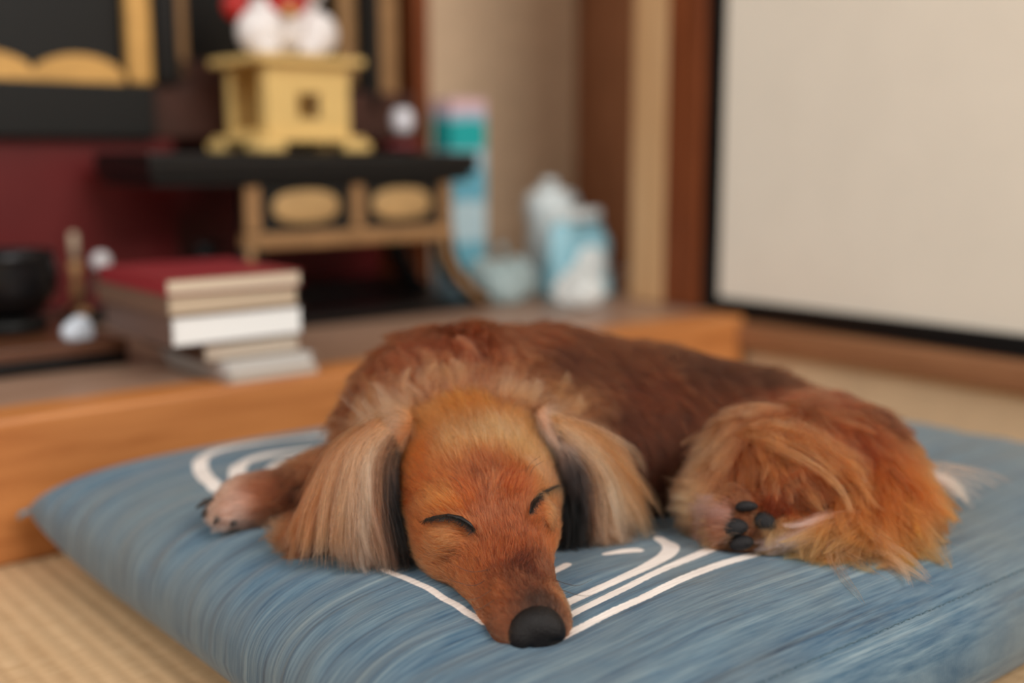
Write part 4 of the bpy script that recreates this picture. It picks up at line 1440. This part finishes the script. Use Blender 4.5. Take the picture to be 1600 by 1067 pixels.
curtain('ear_feathering', [
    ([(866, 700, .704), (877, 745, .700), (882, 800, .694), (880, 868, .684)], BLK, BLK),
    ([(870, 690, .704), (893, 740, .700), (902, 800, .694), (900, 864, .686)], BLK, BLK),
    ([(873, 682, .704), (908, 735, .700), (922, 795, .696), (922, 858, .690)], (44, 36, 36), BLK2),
    ([(874, 676, .704), (922, 730, .702), (938, 790, .698), (942, 850, .694)], (200, 149, 115), (206, 156, 125)),
    ([(872, 668, .704), (926, 715, .704), (956, 780, .702), (968, 842, .702)], (214, 166, 133), (224, 180, 153)),
    ([(868, 662, .706), (930, 702, .708), (970, 765, .710), (1000, 836, .712)], (196, 139, 100), (210, 156, 120)),
    ([(864, 656, .708), (934, 690, .714), (985, 750, .718), (1030, 826, .722)], (180, 120, 69), (198, 139, 100)),
    ([(860, 650, .710), (930, 672, .718), (965, 700, .722), (985, 730, .724)], (186, 129, 93), (206, 155, 122)),
], 5500, dog, locks=130, spread=.0042, lockw=.009, gain=GAIN, colvar=.2, wave=.0024, tipvar=.28)
curtain('ear_wisps', [
    ([(866, 700, .704), (877, 745, .700), (882, 800, .694), (880, 868, .684)], BLK, BLK),
    ([(870, 690, .704), (893, 740, .700), (902, 800, .694), (900, 864, .686)], BLK, BLK),
    ([(873, 682, .704), (908, 735, .700), (922, 795, .696), (922, 858, .690)], (44, 36, 36), BLK2),
    ([(874, 676, .704), (922, 730, .702), (938, 790, .698), (942, 850, .694)], (200, 149, 115), (206, 156, 125)),
    ([(872, 668, .704), (926, 715, .704), (956, 780, .702), (968, 842, .702)], (214, 166, 133), (224, 180, 153)),
    ([(868, 662, .706), (930, 702, .708), (970, 765, .710), (1000, 836, .712)], (196, 139, 100), (210, 156, 120)),
    ([(864, 656, .708), (934, 690, .714), (985, 750, .718), (1030, 826, .722)], (180, 120, 69), (198, 139, 100)),
    ([(860, 650, .710), (930, 672, .718), (965, 700, .722), (985, 730, .724)], (186, 129, 93), (206, 155, 122)),
], 1600, dog, locks=800, spread=.0045, lockw=.02, gain=GAIN, colvar=.2, wave=.0024, tipvar=.4)
curtain('neck_ruff', [
    ([(600, 690, .705), (575, 665, .712), (548, 640, .722)], (176, 120, 80), (214, 180, 146)),
    ([(635, 650, .712), (612, 626, .718), (588, 598, .726)], (180, 124, 82), (216, 182, 148)),
    ([(690, 630, .716), (678, 605, .722), (662, 572, .730)], (170, 112, 76), (212, 176, 146)),
    ([(760, 625, .716), (762, 600, .722), (760, 572, .732)], (166, 108, 72), (206, 166, 134)),
    ([(820, 632, .716), (838, 608, .722), (856, 590, .730)], (176, 120, 80), (212, 174, 138)),
    ([(862, 650, .714), (890, 640, .720), (915, 650, .726)], (186, 132, 90), (216, 180, 142)),
], 1300, dog, locks=110, spread=.006, lockw=.012, npts=8, grow_from=.4, gain=GAIN * .9, tipvar=.6, r0=.00012, colvar=.2)
curtain('haunch_feathering', [
    ([(1120, 690), (1160, 680), (1220, 695), (1280, 730), (1335, 765)], (168, 112, 74), (204, 150, 104)),
    ([(1150, 660), (1200, 665), (1260, 690), (1310, 735), (1345, 775)], (142, 82, 50), (188, 126, 78)),
    ([(1190, 640), (1240, 655), (1290, 690), (1330, 735), (1360, 790)], (122, 64, 36), (164, 98, 54)),
], 1700, dog, locks=46, spread=.007, lockw=.02, grow_from=.7, gain=GAIN, lift=.008, wave=.004, colvar=.2)
curtain('haunch_feathering', [
    ([(1190, 800), (1200, 760), (1240, 740), (1290, 748), (1320, 765)], (112, 52, 26), (176, 106, 58)),
    ([(1230, 810), (1235, 780), (1265, 762), (1300, 768), (1330, 780)], (104, 48, 24), (160, 90, 46)),
], 700, dog, locks=20, spread=.005, lockw=.03, gain=GAIN, lift=.007, wave=.004, colvar=.2)
curtain('tail_feathering', [
    ([(1310, 770), (1300, 815), (1330, 845), (1395, 850)], (150, 86, 44), (200, 146, 94)),
    ([(1345, 740), (1330, 800), (1360, 850), (1440, 898)], (156, 88, 42), (216, 168, 114)),
    ([(1375, 720), (1375, 790), (1395, 845), (1425, 885)], (160, 82, 36), (210, 156, 98)),
    ([(1405, 710, .738), (1415, 770, .718), (1418, 825, .700), (1425, 862, .688)], (160, 82, 36), (196, 134, 76)),
    ([(1432, 706, .748), (1445, 765, .728), (1448, 805, .712), (1436, 842, .700)], (162, 88, 40), (190, 126, 72)),
], 3600, dog, locks=60, spread=.006, lockw=.016, gain=GAIN, lift=.008, wave=.003, tipvar=.35, colvar=.18)
curtain('tail_wisps', [
    ([(1345, 770), (1350, 830), (1390, 872), (1452, 910)], (190, 128, 90), (218, 168, 143)),
    ([(1368, 790), (1385, 840), (1408, 872), (1438, 890)], (186, 122, 83), (216, 164, 136)),
    ([(1335, 800), (1312, 832), (1290, 850), (1302, 884)], (180, 120, 88), (206, 155, 134)),
], 330, dog, locks=16, spread=.004, lockw=.03, grow_from=.3, gain=GAIN, lift=.012, wave=.004, tipvar=.06)
curtain('foot_feathering', [
    ([(1335, 800), (1290, 810), (1240, 832), (1205, 852)], (190, 124, 83), (232, 191, 197)),
    ([(1345, 820), (1300, 830), (1250, 846), (1200, 860)], (206, 148, 129), (228, 181, 177)),
], 1500, dog, locks=30, spread=.004, lockw=.05, gain=GAIN, lift=.006)
curtain('paw_tuft', [
    ([(1140, 790), (1120, 778), (1098, 775), (1080, 768)], (200, 142, 127), (236, 199, 208)),
    ([(1140, 800), (1115, 795), (1090, 798), (1072, 802)], (206, 150, 136), (238, 201, 208)),
    ([(1140, 815), (1115, 815), (1095, 825), (1082, 832)], (190, 126, 102), (216, 165, 157)),
    ([(1145, 835), (1120, 840), (1100, 845), (1092, 850)], (180, 116, 78), (206, 150, 136)),
], 1500, dog, locks=50, spread=.003, lockw=.03, gain=GAIN, lift=.004)
curtain('stray_hairs', [
    ([(1290, 850), (1305, 880), (1320, 910), (1350, 950)], (190, 147, 125), (180, 140, 110)),
    ([(1330, 850), (1300, 852), (1285, 865), (1300, 895)], (200, 155, 132), (190, 147, 132)),
], 14, dog, locks=6, spread=.003, lockw=.1, grow_from=.05, gain=GAIN, lift=.003, r0=.00018)
curtain('rump_tuft', [
    ([(1445, 735, .752), (1478, 745, .750), (1500, 762, .748), (1512, 785, .742)], (210, 177, 170), (240, 224, 200)),
    ([(1445, 750, .748), (1480, 762, .746), (1502, 780, .742), (1507, 795, .738)], (206, 167, 155), (236, 216, 200)),
    ([(1445, 725, .756), (1490, 728, .758), (1540, 740, .760), (1578, 765, .756)], (196, 147, 125), (196, 153, 139)),
], 230, dog, locks=16, spread=.003, lockw=.03, grow_from=.3, gain=GAIN, lift=.004)

# ---- nose leather, closed eyes, pads, claws, whiskers
def child(o):
    o.matrix_parent_inverse = Matrix.Translation(-DOG)
    return o


def nose():
    c = hw(0, .0835, -.0225)
    g = np.arange(-.024, .024, .0008)
    f = Field(c[0] + g, c[1] + g, c[2] + g)
    L = lambda x, y, z: c + HR @ np.array([x, y, z])
    f.ell(L(0, -.003, .000), (.0145, .0105, .0118), .004, HR)
    for sg in (-1, 1):
        f.ell(L(sg * .0085, .001, -.0025), (.0062, .0062, .0070), .004, HR)
    f.ell(L(0, .001, -.0095), (.0075, .006, .0070), .005, HR)
    for sg in (-1, 1):
        f.cone(L(sg * .0062, .0085, -.0045), L(sg * .0115, .0050, -.0065), .0019, .0011, .0016, cut=True)
    f.cone(L(0, .0105, .002), L(0, .0085, -.013), .0006, .0006, .0014, cut=True)
    V, Q = f.mesh()
    return V, Q


nm = mat('nose_leather', rgba(20, 16, 16), .5, .3, var=.25, vscale=900, bump=.35, bscale=1100)
NV, NQ = nose()
child(mesh_obj('nose', NV, NQ, nm, dog))['label'] = 'black leathery nose'

lid = mat('eyelid_rim', rgba(22, 17, 16), .5)


def on_skin(px, py, off):
    p, n = hit(px, py)
    d = ray(px, py); d /= np.linalg.norm(d)
    return p - d * off


EYES = [([(664, 812), (680, 808), (700, 806), (720, 810), (734, 819), (743, 829)], [.0004, .0011, .0017, .0019, .0014, .0006]),
        ([(828, 800), (832, 786), (843, 774), (856, 766), (868, 760), (877, 757)], [.0005, .0013, .0017, .0017, .0012, .0005])]
RIMS = []
for pts, rr in EYES:
    ds = np.array([np.linalg.norm(on_skin(*p, .0034) - CAMP) for p in pts])
    ds = np.minimum(np.polyval(np.polyfit(range(len(ds)), ds, 2), range(len(ds))), ds + .001)
    RIMS.append(child(tube('eyelid_rim', [CAMP + ray(*p) / np.linalg.norm(ray(*p)) * d for p, d in zip(pts, ds)], [q * .8 for q in rr], lid, dog, 8)))
for pts, rim in ((EYES[0][0], RIMS[0]), (EYES[1][0], RIMS[1])):
    pos = []
    for k in range(420):
        u = rng.uniform(0, len(pts) - 1.001); i = int(u); f = u - i
        px = pts[i][0] * (1 - f) + pts[i + 1][0] * f; py = pts[i][1] * (1 - f) + pts[i + 1][1] * f
        a = on_skin(px, py + rng.uniform(-3, 2), .0036)
        dx, dy = rng.normal(-5 if pts is EYES[0][0] else 4, 4), rng.uniform(3, 10)
        b2 = on_skin(px + dx, py + dy, .0058)
        mid = (a + b2) / 2 + np.array([0, -.0008, .0003])
        pos.append(np.stack([a, mid, b2]))
    pos = np.array(pos)
    hair_object('eyelashes', pos, np.array([[.00013, .0001, .00004]]), np.full(pos.shape, .005), rim, True)

# whiskers and brow whiskers
W = []
for (x0, y0, x1, y1, x2, y2) in [(760, 905, 738, 915, 700, 905), (770, 920, 745, 935, 712, 938), (775, 935, 752, 950, 730, 955), (880, 905, 900, 915, 925, 905), (885, 920, 905, 930, 930, 930),
                                 (822, 742, 828, 725, 845, 712), (826, 748, 834, 730, 850, 720), (724, 770, 716, 752, 700, 742), (765, 890, 735, 893, 705, 880)]:
    a = on_skin(x0, y0, 0); b2 = on_skin(x1, y1, .008); c = on_skin(x2, y2, .014)
    a_d = np.linalg.norm(a - CAMP)
    def clampd(p, px, py, ex):
        d = ray(px, py); d /= np.linalg.norm(d)
        return CAMP + d * min(np.linalg.norm(p - CAMP), a_d - ex)
    W.append(np.stack([a, clampd(b2, x1, y1, .002), clampd(c, x2, y2, .001)]))
W = np.array(W)
hair_object('whiskers', W, np.array([[.00018, .00014, .00006]]), np.full(W.shape, .012), dog)

# pads under the hind paw
pm = mat('paw_pad', rgba(34, 32, 33), .6, .25, var=.25, vscale=500, bump=.4, bscale=900)


def pad(px, py, w, h, rot, off=.0025):
    p, n = hit(px, py)
    view = CAMP - p; view /= np.linalg.norm(view)
    x = np.cross(np.array([0, 0, 1.0]), view); x /= np.linalg.norm(x)
    y = np.cross(view, x)
    c, s = math.cos(rot), math.sin(rot)
    X, Y = c * x + s * y, -s * x + c * y
    V, Fc = [], []
    nu, nv = 20, 12
    for i in range(nv + 1):
        ph = math.pi * i / nv
        for j in range(nu):
            th = 2 * math.pi * j / nu
            r = math.sin(ph)
            q = (abs(r) ** .8)
            wob = 1 + .06 * math.cos(2 * th) + .05 * math.cos(3 * th + 1)
            V.append(p + view * (off + .0045 * math.cos(ph)) + X * (w * q * math.cos(th) * wob) + Y * (h * q * math.sin(th) * wob))
    for i in range(nv):
        for j in range(nu):
            a, b2 = i * nu + j, i * nu + (j + 1) % nu
            Fc.append((a, b2, b2 + nu, a + nu))
    return child(mesh_obj('paw_pad', V, Fc, pm, dog))


pad(1166, 791, .0066, .0036, .12)
pad(1149, 824, .0072, .0058, .25)
pad(1158, 848, .0072, .0050, .25)
pad(1196, 815, .0068, .0060, -.55)
# claws
cm = mat('claw', rgba(40, 32, 28), .4, .5)
for (x0, y0, x1, y1) in [(318, 782, 306, 794), (326, 796, 315, 809), (343, 810, 334, 820), (366, 815, 361, 823)]:
    a = on_skin(x0, y0, -.002); b2 = at(x1, y1, a[1] - .004)
    b2[2] = max(b2[2], float(cushion_top(b2[0], b2[1])) + .001)
    child(tube('claw', [a, (a + b2) / 2 + np.array([0, 0, .0015]), b2], [.0026, .0021, .0005], cm, dog, 8))
